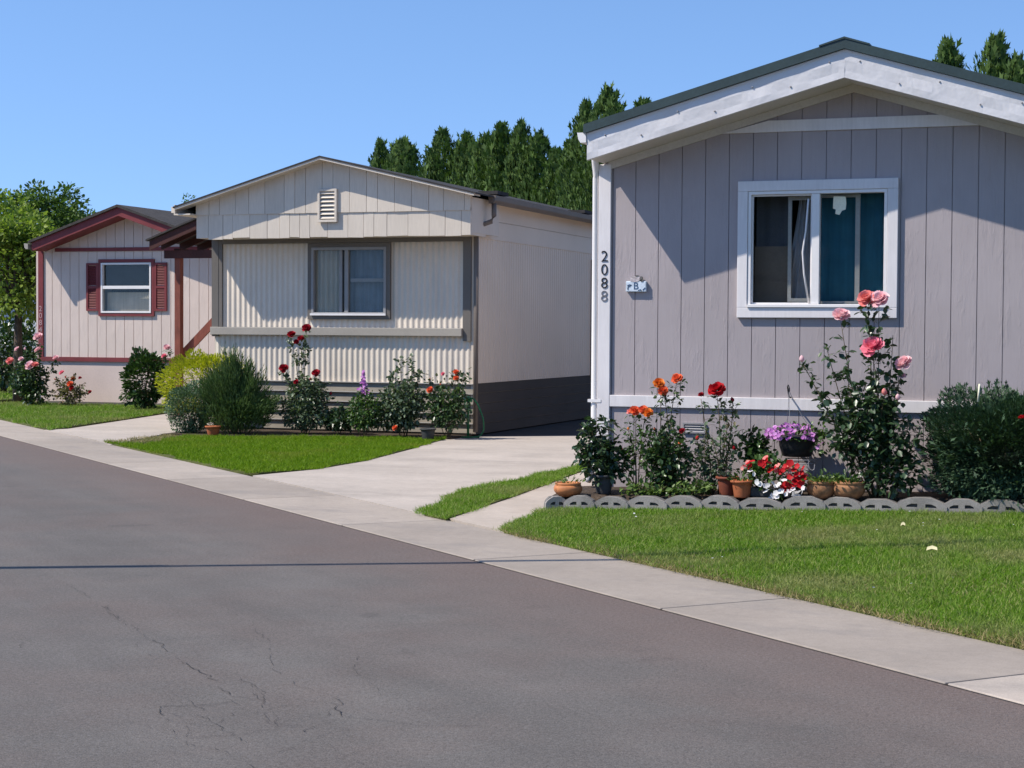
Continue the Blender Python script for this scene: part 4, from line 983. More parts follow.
# the tall pink rose bush
rose('pink_rose_bush', X(874, 497, 14.0), [X(868, 306, 13.95), X(879, 306, 13.95), X(841, 322, 14.0), X(873, 356, 13.9), X(902, 372, 13.95), X(826, 345, 14.0), X(802, 362, 14.05), X(893, 335, 14.0), X(848, 385, 13.9), X(898, 400, 13.9), X(912, 440, 13.9), X(850, 420, 13.85), X(885, 395, 13.85), X(820, 400, 14.0), X(865, 400, 13.9), X(838, 440, 13.9)],
     'tall dark leaved rose bush with large pink and pale pink blooms under the window', 'rose bush', MT['rose_leaf_dark'],
     [(X(867, 299, 13.93), .075, 'pet_salmon'), (X(880, 300, 13.9), .078, 'pet_pale'), (X(841, 316, 13.98), .07, 'pet_pale'), (X(873, 348, 13.88), .098, 'pet_pink'), (X(904, 364, 13.93), .07, 'pet_pale'), (X(902, 376, 13.95), .03, 'pet_pale')],
     fill=[(X(866, 405, 13.98), (.24, .18, .2), 190), (X(884, 440, 13.98), (.3, .18, .22), 240), (X(895, 475, 13.98), (.22, .16, .16), 190), (X(850, 440, 13.98), (.16, .14, .16), 80)], leaf=.062, per=15, seed=6, lo=.3,
     extra=(MT['rose_leaf_bright'], [X(x_, y_, 13.97) for x_, y_ in ((826, 347), (822, 352), (830, 356), (802, 364), (798, 370), (806, 372), (812, 380), (893, 338), (884, 333), (838, 362), (834, 372), (842, 378), (826, 366), (830, 380))]))
# conifer-like bush at the right edge, a stick poking out
c = at(985, 450, 13.95)
bu = shrub('rounded_bush', (-1.06, 14.10, .61), (.62, .38, .45), 'dense dark green feathery bush at the right end of the bed against the grey wall', 'bush', MT['yew'], 60000, .034, 7, 'spray', .42, 60, .6, .35, .65, .7, boxy=2.8, stray=2600)
a = at(978, 402, 13.9); m = MB(); m.tube([Vector((a.x, a.y, a.z))-bu.location, Vector((a.x+.01, a.y, a.z+.14))-bu.location], .008, 5); m.build('dead_stick', MT['paper'], bu)
m = MB(); V, F = bloom_np(.03, 5); m.np(V, F, True); o = m.build('bloom', MT['pet_red'], bu); o.location = Vector(X(1022, 418, 13.55))-bu.location
# broad leaved plant behind the petunias
rose('leafy_plant', X(757, 480, 14.2), [X(752, 432, 14.2), X(760, 440, 14.2), X(765, 452, 14.2), X(750, 448, 14.2)], 'dark upright leafy plant without flowers left of the hanging basket', 'plant', MT['broadleaf'], [], fill=[(X(757, 452, 14.2), (.08, .07, .17), 70)], leaf=.065, per=12, seed=8)
# low seedlings
for i, (px, py, lb) in enumerate(((634, 492, 'tiny light green seedling low in the bed beside the dark grey pot'), (656, 494, 'small pale green weed between the two orange rose bushes'), (680, 494, 'low green sprout at the foot of the tall orange rose'), (700, 492, 'low green plant at the foot of the red rose'))):
    rose('seedling', X(px, py+2, 13.9), [X(px-5, py-6, 13.9), X(px+6, py-5, 13.85)], lb, 'plant', MT['succulent'], [], leaf=.05, per=9, seed=20+i, lo=.1, group='seedlings in the flower bed')

# pots
def pot(name, c, r0, r1, h, mat, label, rim=.02, group=None, plant=None, plantmat='succulent', pn=40, pl=.04, seed=1, bulge=0, soil=True):
    root = thing(name, c, label, 'pot', group)
    pr = [(r0*.96, 0), (r0, .006)]
    for i in range(1, 7):
        s = i/7; pr.append((r0+(r1-r0)*s+bulge*math.sin(s*PI), h*s*.95))
    pr += [(r1+bulge*.2, h-rim*1.2), (r1+.012, h-rim), (r1+.013, h-.004), (r1+.006, h), (r1-.008, h-.002), (r1-.012, h-.03)]
    m = MB(); m.lathe(pr, n=28); m.build('body', mat, root)
    if soil: m = MB(); m.lathe([(r1-.013, h-.035), (r1*.5, h-.02), (.005, h-.018)], n=20); m.build('soil', MT['soil'], root)
    return root
def pot_plant(name, c, rad, n, size, mat, label, seed, group=None):
    root = thing(name, c, label, 'plant', group); r = np.random.default_rng(seed)
    P = r.normal(0, 1, (n, 3))*np.array(rad)*.5; P[:, 2] = np.abs(P[:, 2]); V, F = leaves_on(P, unit(P+1e-6)+np.array([0, 0, .8]), size, seed, 'leaf', 0, .4, .4)
    m = MB(); m.np(V, F, True); m.build('foliage', mat, root); return root
def xz(px, py, Y, z):
    p = at(px, py, Y); return (p.x, p.y, bed_z(p.x, Y)+(z-zb) if z >= zb and Y < 14.6 else z)
pot('grey_pot', xz(603.5, 490, 13.95, zb), .062, .082, .16, MT['darkpot'], 'dark grey plastic pot at the left end of the bed by the downspout')
pot('bowl_pot', tuple(at(568, 496, 13.75)), .075, .095, .115, MT['orangebowl'], 'orange glazed bowl pot on the path at the left end of the edging', bulge=.035)
pot_plant('bowl_seedlings', tuple(at(568, 484, 13.75)), (.1, .1, .05), 26, .045, MT['succulent'], 'few thin green seedlings sprouting in the orange bowl pot', 31)
pot('terracotta_pot', xz(727.5, 490, 14.0, zb), .062, .085, .155, MT['terracotta_dark'], 'dark red terracotta pot standing behind the brighter one')
pot('terracotta_pot', xz(742, 494, 13.87, zb), .062, .083, .14, MT['terracotta'], 'bright orange terracotta pot at the front edge of the bed')
pot_plant('pot_sprout', xz(741, 487, 13.87, zb+.12), (.1, .08, .07), 40, .05, MT['rose_leaf_bright'], 'green sprout in the bright terracotta pot by the petunias', 32)
pot('planter_bowl', xz(821, 493, 13.92, zb), .08, .098, .135, MT['tanbowl'], 'weathered orange brown planter bowl, left one of the pair', bulge=.025)
pot('planter_bowl', xz(848.5, 493, 13.95, zb), .09, .115, .135, MT['tanbowl'], 'wider weathered orange brown planter bowl at the foot of the pink rose', bulge=.03)
pot_plant('bowl_succulents', xz(821, 484, 13.92, zb+.12), (.15, .13, .06), 110, .05, MT['succulent'], 'light green succulents filling the left planter bowl', 33)
pot_plant('bowl_succulents', xz(846, 484, 13.95, zb+.12), (.16, .13, .06), 120, .05, MT['rose_leaf_bright'], 'mixed green leaves filling the wider planter bowl', 34)

# hanging basket on a wall hook, wire stand below
c = at(797, 446, 14.25)
hk = thing('wall_hook', (at(792, 390, Y1).x, Y1, at(792, 390, Y1).z), 'small dark curved hook screwed to the white band above the hanging basket', 'hook')
m = MB(); m.tube([(0, -.026, -.06), (0, -.07, -.062), (0, -.12, -.05), (0, -.165, -.0), (.0, -.19, .035), (.012, -.225, .045), (.024, -.245, .02), (.024, -.25, -.005)], .007, 6); m.build('hook', MT['black'], hk)
hb = thing('hanging_basket', (c.x, c.y, c.z), 'black hanging basket with purple petunias hung from the wall hook', 'basket')
m = MB(); m.lathe([(.10, -.085), (.12, -.08), (.145, 0), (.152, .065), (.158, .07), (.158, .085), (.148, .085)], n=26); m.build('pot', MT['black'], hb)
m = MB(); hp = Vector((at(792, 390, Y1).x+.024, Y1-.25, at(792, 390, Y1).z))-hb.location
for an in (.3, 2.4, 4.5): m.tube([hp, (hp.x*.5+.07*math.cos(an), hp.y*.5+.07*math.sin(an), .25), (.15*math.cos(an), .15*math.sin(an), .08)], .0022, 4)
m.build('wire_hanger', MT['steel'], hb)
def blossoms(parent, P, R, mat, seed, face=(-.1, -.8, .6)):
    r = np.random.default_rng(seed); k = 10; tv = [(0, 0, -.25)]
    for i in range(k):
        a = 2*PI*i/k; rr = 1.0 if i % 2 == 0 else .82; tv.append((rr*math.cos(a), rr*math.sin(a), .08 if i % 2 else 0))
    tv = np.array(tv); tf = np.array([[0, 1+i, 1+(i+1) % k] for i in range(k)]); P = np.array(P); n = len(P)
    Z = unit(np.array(face)+r.normal(0, .5, (n, 3))); A = np.cross(Z, r.normal(0, 1, (n, 3)))
    s = R*r.uniform(.7, 1.15, n); V, F = scatter(tv, tf, P, A, Z, s, s); m = MB(); m.np(V, F, True); return m.build('blossoms', mat, parent)
r = np.random.default_rng(3)
def cloud(n, c, rad): 
    d = unit(r.normal(0, 1, (n, 3))); return np.array(c)+d*np.array(rad)*(.75+.25*r.random((n, 1)))
P = cloud(330, (0, 0, .09), (.2, .17, .085)); P2 = cloud(60, (.2, -.05, .03), (.07, .07, .1)); P = np.concatenate([P, P2, cloud(30, (.17, -.02, .13), (.09, .07, .07))])
V, F = leaves_on(P, unit(P), .04, 41); m = MB(); m.np(V, F, True); m.build('foliage', MT['rose_leaf_bright'], hb)
P = cloud(240, (-.035, -.03, .1), (.22, .17, .085)); P = P[(P[:, 2] > .06)]; P = np.concatenate([P, np.array([(.2, -.13, .02), (.225, -.12, .04), (.19, -.12, .0), (.16, -.15, .06)])])
blossoms(hb, P, .019, MT['pet_purple'], 4)
c2 = at(800, 470, 14.22)
ws = thing('wire_stand', (c2.x, c2.y, bed_z(c2.x, c2.y)), 'thin grey wire plant stand below the hanging basket', 'plant stand')
m = MB()
for an in (.6, 2.55, 4.2, 5.4): m.tube([(.13*math.cos(an), .11*math.sin(an), .28), (.125*math.cos(an), .105*math.sin(an), .14), (.14*math.cos(an), .12*math.sin(an), 0)], .005, 5)
for zz, rr in ((.28, .13), (.25, .13)): m.tube([(rr*math.cos(i*PI/10), rr*.85*math.sin(i*PI/10), zz) for i in range(21)], .004, 5, cap=False)
for q in range(5):
    x0 = -.11+q*.05; m.tube([(x0, -.11, .25), (x0+.01, -.112, .21), (x0+.03, -.113, .2), (x0+.045, -.112, .21), (x0+.05, -.11, .25)], .0035, 4)
m.build('wire', MT['steel'], ws)
# red and white petunias in a low trough
c3 = at(777, 492, 13.95)
pt = thing('petunia_clump', (c3.x, c3.y, bed_z(c3.x, c3.y)), 'clump of red and white petunias between terracotta pot and planter bowls', 'flowers')
P = np.concatenate([cloud(420, (0, 0, .14), (.23, .15, .15)), cloud(180, (-.08, .0, .22), (.17, .1, .12))]); P[:, 2] = np.maximum(P[:, 2], .015)
V, F = leaves_on(P, unit(P), .045, 44); m = MB(); m.np(V, F, True); m.build('foliage', MT['rose_leaf_bright'], pt)
def pts(L, Y): return [tuple(Vector(X(x, y, Y))-pt.location) for x, y in L]
rr_ = random.Random(9)
RED = [(748, 463), (752, 461), (745, 466), (761, 463), (764, 465), (768, 462), (774, 468), (770, 470), (785, 466), (788, 468), (794, 470), (797, 474), (801, 473), (799, 479), (803, 478), (795, 482), (790, 477), (783, 487), (787, 489), (786, 484), (792, 486), (800, 485), (803, 468), (797, 466), (780, 472), (783, 470), (779, 470), (750, 466), (766, 460), (790, 463), (796, 477), (802, 482)]
WHT = [(757, 482), (760, 484), (766, 491), (765, 486), (773, 483), (776, 486), (779, 484), (776, 493), (781, 491), (770, 499), (786, 494), (789, 491), (795, 494), (802, 492), (803, 488), (750, 471), (754, 474), (768, 485), (773, 496), (800, 497), (793, 489), (798, 492), (777, 497), (784, 480)]
blossoms(pt, pts(RED, 13.80), .032, MT['pet_red'], 6); blossoms(pt, pts([(x+rr_.uniform(-4, 4), y+rr_.uniform(-3, 3)) for x, y in RED[::2]], 13.82), .028, MT['pet_salmon'], 7); blossoms(pt, pts(WHT, 13.78), .028, MT['pet_white'], 8)
m = MB(); m.tube([(-.2, 0, .0), (-.18, -.02, .06)], .02, 5); m.box(-.2, .2, -.09, .09, 0, .075); m.build('trough', MT['darkpot'], pt, bevel=.01)

# ------------------------------------------------------------------ edging blocks
def edging(seed, wd):
    r = random.Random(seed); m = MB(); h = .125
    o = [(-wd/2, 0), (wd/2, 0), (wd/2, .066), (wd/2-.02, .09), (wd/2-.06, .113), (wd/2-.1, h), (-wd/2+.1, h), (-wd/2+.06, .113), (-wd/2+.02, .09), (-wd/2, .066)]
    o = [(x+r.gauss(0, .003), z+(r.gauss(0, .003) if z > 0 else 0)) for x, z in o]
    holes = [[(-.105, .055), (-.02, .055), (-.02, .105), (-.06, .105), (-.095, .085)], [(.02, .055), (.105, .055), (.095, .085), (.06, .105), (.02, .105)]]
    # front face with sunk slots: body behind, face pieces round the slots
    m.prism(o, 'y', -.015, .05)
    mf = MB()
    y0_, y1_ = -.05, -.0151; a0, a1, zl, zh = .022, .086, .052, .078
    mf.prism([(-wd/2, 0), (wd/2, 0), (wd/2, zl), (-wd/2, zl)], 'y', y0_, y1_)
    for s_ in (-1, 1):
        mf.prism([(s_*wd/2, zl+.0002), (s_*a1, zl+.0002), (s_*(a1-.006), zh-.012), (s_*(a1-.03), zh), (s_*(a1-.03), h-.004), (s_*(wd/2-.06), .110), (s_*(wd/2-.02), .088), (s_*wd/2, .066)], 'y', y0_, y1_)
        mf.prism([(0, zl+.0002), (s_*a0, zl+.0002), (s_*a0, zh+.0002), (0, zh+.0002)], 'y', y0_, y1_)
        mf.prism([(0, zh+.0004), (s_*(a1-.0304), zh+.0004), (s_*(a1-.0304), h-.003), (0, h)], 'y', y0_, y1_)
    return m, mf
protos = []
ORD = ['first', 'second', 'third', 'fourth', 'fifth', 'sixth', 'seventh', 'eighth', 'ninth', 'tenth', 'eleventh', 'twelfth', 'thirteenth', 'fourteenth', 'fifteenth', 'sixteenth', 'seventeenth', 'eighteenth', 'nineteenth', 'twentieth', 'twenty-first', 'twenty-second', 'twenty-third']
near = ['below the orange bowl pot', 'just right of the orange bowl pot', 'in front of the dark grey pot', 'in front of the low orange rose', 'in front of the tall orange rose', 'in front of the red rose', 'in front of the terracotta pots', 'in front of the white petunias', 'in front of the left planter bowl', 'at the foot of the pink rose', 'between pink rose and dark bush', 'in the shade of the dark bush', 'under the middle of the dark bush', 'at the right edge of the view']
cs = [(556, 22), (580.5, 30), (612.5, 33), (648.5, 39), (684, 37), (721, 36), (761, 44), (804.5, 40), (841.5, 37), (879.5, 40), (922, 45), (962.5, 36), (1002, 42), (1043, 38)]
for i, (px, wpx) in enumerate(cs):
    Yb = 13.60+.22*min(1, max(0, (px-570)/260))+.0003*max(0, px-830); p = at(px, 500, Yb)
    if i < 3:
        o = thing('edging_block', (0, 0, 0), '', 'edging block', 'concrete edging blocks along the flower bed')
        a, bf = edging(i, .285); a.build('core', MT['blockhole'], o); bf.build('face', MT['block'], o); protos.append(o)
    else: o = copy_tree(protos[i % 3])
    o['label'] = 'grey scalloped concrete edging block %s, %s from the left' % (near[i], ORD[i])
    sc = wpx/33.0
    o.location = (p.x, Yb, float(lawn_z(p.x, Yb))-random.uniform(.004, .022)); o.rotation_euler = (0, 0, random.uniform(-.05, .05)+(.5 if i == 0 else 0)); o.scale = (sc, 1, random.uniform(.94, 1.06)); o.rotation_euler.y = random.uniform(-.035, .035)
# fallen leaves on the lawn
for px, py, s, lb in ((932, 545, .034, 'curled pale yellow leaf lying on the grass near the right edge'), (903, 524, .016, 'tiny pale petal lying on the grass below the pink rose')):
    g = gr(px, py, .16); o = thing('fallen_leaf', (g.x, g.y, float(lawn_z(g.x, g.y))+.055), lb, 'leaf')
    m = MB(); m.add([(-s, -.4*s, 0), (0, -.55*s, .012), (s, -.2*s, .004), (.9*s, .35*s, .02), (0, .5*s, .03), (-.9*s, .3*s, .02), (0, 0, .004)], [(0, 1, 6), (1, 2, 6), (2, 3, 6), (3, 4, 6), (4, 5, 6), (5, 0, 6)], True); m.build('blade', MT['leaf_pale'], o)

# ------------------------------------------------------------------ bed of the cream house
YC = 22.4
shrub('gold_shrub', X(203, 384, 22.9), (.80, .42, .55), 'yellow green shrub rising behind the dark bushes by the porch post', 'shrub', MT['gold'], 11000, .042, 51, 'dia', .35, 40, .35, .4, .7, .55)
shrub('rounded_bush', X(190, 408, 21.75), (.37, .36, .40), 'grey green rounded bush at the driveway corner before the gold shrub', 'bush', MT['greyshrub'], 7000, .045, 52, 'spray', .3, 40, .4, .3, .6, .7)
# broom-like bush: fine upright shoots fanning out
c = Vector(xz(236, 428, 21.85, .03)); bro = thing('broom_bush', c, 'dark green bush of fine upright shoots in front of the corrugated wall', 'bush')
n = 2600; r = np.random.default_rng(53); an = r.uniform(0, 2*PI, n); tl = r.uniform(0, 1, n)**.7
hv = 1+.16*np.sin(an*3+1)+.10*np.sin(an*7+tl*9)+.08*np.sin(tl*23)
tip = np.stack([np.cos(an)*tl*.58*hv, np.sin(an)*tl*.45*hv, (.54+.42*(1-tl**1.6))*hv+r.normal(0, .05, n)-.20*tl*(np.cos(an) > 0)], 1); tip[:, 2] *= np.where(np.cos(an)*tl > .6, .8, 1)
st = tip*np.array([.35, .35, .1]); vv = []; 
m = MB(); seg = 7
for k in range(seg):
    s = (k+.5+r.random(n)*.8-.4)/seg; s = .25+.75*s; P = st+(tip-st)*s[:, None]; P[:, 2] += .1*np.sin(s*PI)
    D = unit(tip-st); V, F = leaves_on(P, D*1.8, .085, 60+k, 'dia', -.1, .35, .13); m.np(V, F)
q = unit(r.normal(0, 1, (5200, 3)))*(r.random((5200, 1))**.4)*np.array([.55, .42, .33])+np.array([0, 0, .3]); q = q[q[:, 2] > .02]
V, F = leaves_on(q, unit(q-np.array([0, 0, -.3])), .08, 68, 'dia', -.1, .4, .16); m.np(V, F)
m.build('foliage', MT['broom'], bro)
m = MB()
for k in range(30): a = st[k]; m.tube([a*[1, 1, 0], (a+tip[k])*.5, tip[k]*.95], .006, 4, .002)
m.build('stems', MT['stem'], bro)
tp = pot('terracotta_pot', xz(213, 424, 21.45, .03), .07, .1, .13, MT['terracotta'], 'terracotta pot half hidden under the dark bushes near the porch')
rose('red_rose_bush', xz(305, 424, 22.3, .03), [X(291.5, 338, 22.3), X(306.5, 331, 22.3), X(301, 342, 22.3), X(284, 371, 22.2), X(316, 376, 22.2), X(325, 385, 22.3), X(290, 390, 22.2), X(310, 380, 22.3), X(282, 400, 22.2), X(330, 395, 22.3)],
     'tall rose bush with dark red blooms in front of the corrugated wall', 'rose bush', MT['rose_leaf_grey'],
     [(X(291.5, 335, 22.25), .065, 'pet_crimson'), (X(306.5, 328, 22.25), .065, 'pet_crimson'), (X(301, 339, 22.25), .055, 'pet_crimson'), (X(296.5, 342, 22.25), .04, 'pet_crimson'), (X(284, 368.5, 22.15), .07, 'pet_crimson'), (X(316, 373, 22.2), .06, 'pet_crimson'), (X(296, 382, 22.1), .04, 'pet_crimson')],
     fill=[(X(306, 395, 22.25), (.33, .25, .25), 380), (X(305, 415, 22.2), (.36, .25, .2), 420)], leaf=.06, per=20, seed=61, lo=.2)
rose('low_bush', xz(340, 426, 22.3, .03), [X(330, 412, 22.3), X(350, 410, 22.3), X(340, 405, 22.3)], 'low dark green bush between the red rose and the purple spike', 'bush', MT['rose_leaf_dark'], [], fill=[(X(340, 419, 22.3), (.36, .25, .15), 420)], leaf=.06, per=12, seed=62)
de = rose('delphinium', xz(364, 427, 22.0, .03), [X(364, 388, 22.0), X(370, 395, 22.05), X(356, 398, 22.0), X(380, 402, 22.1), X(352, 410, 22.0), X(372, 410, 22.0)], 'bright green plant bearing one purple flower spike', 'flowers', MT['rose_leaf_bright'], [],
     fill=[(X(364, 412, 22.0), (.25, .2, .26), 460)], leaf=.05, per=16, seed=63)
P = []
for k in range(70):
    s = k/70; q = Vector(X(363.5, 395-24*s, 21.98))-de.location; P.append((q.x+random.gauss(0, .032*(1.1-s)), q.y+random.gauss(0, .03*(1.1-s)), q.z))
blossoms(de, P, .022, MT['pet_purple'], 12)
rose('white_rose_bush', xz(404, 428, 22.3, .03), [X(400, 360, 22.3), X(412, 356, 22.3), X(420, 372, 22.3), X(392, 375, 22.3), X(385, 392, 22.3), X(425, 395, 22.3), X(408, 385, 22.2), X(398, 400, 22.2), X(415, 405, 22.2)],
     'tall pale leaved rose bush without open blooms, right of the purple spike', 'rose bush', MT['rose_leaf_grey'], [(X(395, 428, 21.95), .04, 'pet_coral')], fill=[(X(402, 405, 22.25), (.36, .28, .33), 650), (X(388, 416, 22.2), (.25, .25, .2), 260)], leaf=.062, per=20, seed=64, lo=.2)
rose('coral_rose_bush', xz(448, 428, 22.35, .03), [X(456, 371, 22.35), X(430, 380, 22.35), X(466, 374, 22.35), X(440, 385, 22.35), X(462, 395, 22.35), X(435, 400, 22.3), X(452, 400, 22.3)],
     'rose bush with a few coral red blooms by the corner downspout', 'rose bush', MT['rose_leaf'], [(X(456, 372, 22.3), .04, 'pet_coral'), (X(456, 378, 22.28), .04, 'pet_coral'), (X(430, 390, 22.2), .05, 'pet_coral'), (X(443, 374, 22.3), .03, 'pet_pink')],
     fill=[(X(448, 408, 22.3), (.33, .25, .29), 520)], leaf=.06, per=17, seed=65, lo=.25, extra=(MT['bronze_leaf'], [X(425+random.uniform(0, 42), 370+random.uniform(0, 22), 22.3) for _ in range(50)]))
pot('grey_pot', xz(428, 428, 21.9, .03), .075, .1, .15, MT['darkpot'], 'small dark pot in the bed of the cream house by the coral rose')
# hose on a green post
hc = xz(468, 434, 22.55, .02); hs = thing('hose_stand', hc, 'green garden hose looped over a green stake at the house corner', 'garden hose')
m = MB(); m.tube([(0, 0, 0), (0, 0, .58)], .018, 6); m.box(-.05, .05, -.03, .03, .5, .56); m.build('stake', MT['green_hose'], hs)
m = MB()
L = [(0, -.03, .55), (.08, -.04, .56), (.16, -.05, .48), (.25, -.06, .28), (.26, -.06, .12), (.2, -.06, .03), (.05, -.06, .012), (-.1, -.02, .012), (-.05, .05, .012), (.1, .03, .014), (.18, 0, .012)]
Q = []
for i in range(len(L)-1):
    for k in range(4): Q.append(Vector(L[i]).lerp(Vector(L[i+1]), k/4))
Q = [Q[0]]+[(Q[i-1]+Q[i]*2+Q[i+1])/4 for i in range(1, len(Q)-1)]+[Q[-1]]
m.tube(Q, .011, 6); m.build('hose', MT['green_hose'], hs)

# ------------------------------------------------------------------ bed of the pink house
rose('pink_rose_bush', xz(30, 404, 28.2, .03), [X(38, 340, 28.2), X(38, 352, 28.2), X(30, 368, 28.1), X(10, 365, 28.2), X(21, 363, 28.2), X(57, 361, 28.3), X(15, 378, 28.2), X(45, 370, 28.3), X(25, 350, 28.2)],
     'sprawling rose bush with pale pink blooms at the corner of the pink house', 'rose bush', MT['rose_leaf'],
     [(X(38, 337, 28.15), .09, 'pet_pale'), (X(38, 350, 28.15), .07, 'pet_pale'), (X(30, 366, 28.0), .10, 'pet_pale'), (X(35, 365, 28.0), .07, 'pet_salmon'), (X(10, 361, 28.1), .075, 'pet_salmon'), (X(21, 359, 28.1), .05, 'pet_pale'), (X(56, 358, 28.2), .06, 'pet_pale'), (X(62, 373, 28.2), .06, 'pet_pink'), (X(17, 349, 28.2), .05, 'pet_pale')],
     fill=[(X(27, 378, 28.2), (.33, .3, .35), 330), (X(36, 395, 28.2), (.28, .25, .25), 240)], leaf=.075, per=20, seed=71, lo=.2)
rose('dry_rose_bush', xz(70, 404, 28.35, .03), [X(55, 380, 28.3), X(66, 378, 28.3), X(74, 376, 28.3), X(82, 385, 28.3), X(88, 392, 28.3), X(60, 390, 28.3)], 'yellowish dry rose bush with small red blooms low against the pink skirt', 'rose bush', MT['dry_leaf'],
     [(X(70, 384, 28.2), .06, 'pet_coral'), (X(72, 388, 28.2), .05, 'pet_red'), (X(80, 378, 28.3), .035, 'pet_crimson'), (X(73, 378, 28.3), .04, 'pet_coral'), (X(90, 392, 28.3), .035, 'pet_crimson')], fill=[(X(68, 394, 28.3), (.32, .25, .2), 170)], leaf=.06, per=16, seed=72, lo=.2)
shrub('camellia_bush', X(144, 380, 27.9), (.48, .44, .60), 'glossy dark green rounded bush against the pink skirt by the driveway', 'bush', MT['broadleaf'], 2600, .085, 73, 'leaf', .35, 30, .5, .3, .7, .6)
rose('pale_rose_bush', xz(171, 402, 27.6, .03), [X(168, 350, 27.6), X(174, 360, 27.6), X(166, 372, 27.6), X(176, 380, 27.6)], 'narrow rose bush with pale pink blooms beside the porch post', 'rose bush', MT['rose_leaf'],
     [(X(167, 348, 27.5), .07, 'pet_pale'), (X(172, 372, 27.4), .05, 'pet_pale'), (X(168, 380, 27.4), .06, 'pet_pale'), (X(164, 356, 27.5), .05, 'pet_pink')], fill=[(X(171, 385, 27.6), (.22, .2, .32), 200)], leaf=.07, per=16, seed=74)

# ------------------------------------------------------------------ arborvitae row
def arbor_mesh(seed, n=8500):
    r = np.random.default_rng(seed); H = 1.0
    z = r.random(n)**.9; nl = 9; la = r.uniform(0, 2*PI, nl); lz = r.uniform(.1, .95, nl)
    prof = np.clip(1.2*(1-z**4)**.75, .05, 1)*np.clip(.62+z*2, 0, 1)
    an = r.uniform(0, 2*PI, n); lobes = 1.05+.17*np.sin(an*5+seed+z*3)+.13*np.sin(an*9+z*21+seed*2)+.09*np.sin(z*37+an*2)
    d3 = np.stack([np.cos(an), np.sin(an), z*7], 1); ck = 34; ca = r.uniform(0, 2*PI, ck); c3 = np.stack([np.cos(ca), np.sin(ca), r.uniform(0, 1, ck)*7], 1)
    g = np.max(np.exp(-np.sum((d3[:, None]-c3[None])**2, axis=2)*2.2), axis=1); lobes = lobes*(.78+.42*g)
    rad = .105*prof*lobes*(1-.35*r.random(n)**2.2)
    P = np.stack([np.cos(an)*rad, np.sin(an)*rad, z], 1)
    D = np.stack([np.cos(an)*.45, np.sin(an)*.45, np.ones(n)*1.1], 1)+r.normal(0, .3, (n, 3)); Nn = np.stack([np.cos(an), np.sin(an), .2*np.ones(n)], 1)+r.normal(0, .32, (n, 3))
    L = r.uniform(.016, .034, n)*np.where(r.random(n) < .12, 1.7, 1); V, F = scatter(SPRAY, SPRAY_F, P, D, Nn, L*.55, L); m = MB(); m.np(V, F, True); return m
protos = []
for k in range(5):
    o = thing('arborvitae', (0, 0, 0), '', 'conifer', 'row of conifers behind the houses')
    arbor_mesh(80+k).build('crown', MT['arbor'], o)
    m = MB(); m.tube([(0, 0, -.02), (0, 0, .3), (.0, 0, .8)], .014, 6, .004); m.build('trunk', MT['bark'], o); protos.append(o)
# (pixel x, pixel y of the tip, distance, width factor)
ARB = [(384, 138, 60, 1.0), (396, 137, 59.5, 1.15), (408, 143, 59, 1.1), (431, 152, 57, .95), (446, 141, 56, 1.1), (459, 134, 55.5, 1.1), (470, 137, 55, 1.0), (484, 132, 54, 1.05), (496, 138, 53.5, 1.0), (508, 124, 53, 1.15), (521, 127, 52.5, 1.05), (533, 140, 52, 1.05), (545, 138, 51.5, 1.15), (556, 145, 50.5, 1.0), (567, 146, 50, .9), (580, 114, 47, 1.0), (593, 128, 46.5, 1.0), (606, 98, 45, 1.1), (620, 96, 44, 1.1), (638, 93, 43, 1.2), (937, 38, 36, 1.05), (998, 43, 35, 1.0), (1018, 53, 34.5, 1.0)]
notes = ['leftmost of the cluster above the cream roof ridge', 'middle one of the cluster above the cream roof ridge', 'right one of the cluster above the cream roof ridge']
for i, (px, py, D, wf) in enumerate(ARB):
    d = ray(px, py); p = Vector((0, 0, CAMZ))+d*D; o = protos[i] if i < 5 else copy_tree(protos[i % 5])
    o.location = (p.x, p.y, 0); o.rotation_euler = (0, 0, random.uniform(0, 6.28)); h = p.z; o.scale = (h*.78*wf*random.uniform(.8, 1.25), h*.78*wf*random.uniform(.8, 1.2), h*random.uniform(.95, 1.03)); o.rotation_euler.x = random.uniform(-.025, .025); o.rotation_euler.y = random.uniform(-.03, .03)
    if i < 3: lb = 'dark green conifer, '+notes[i]
    elif i < 20: lb = 'tall narrow conifer in the row over the cream house, %s from its left end' % ORD[i-3]
    else: lb = ['conifer tip showing alone above the grey house roof, right of the ridge', 'conifer tip above the grey house roof near the right edge', 'lower conifer tip above the grey roof at the right edge'][i-20]
    o['label'] = lb

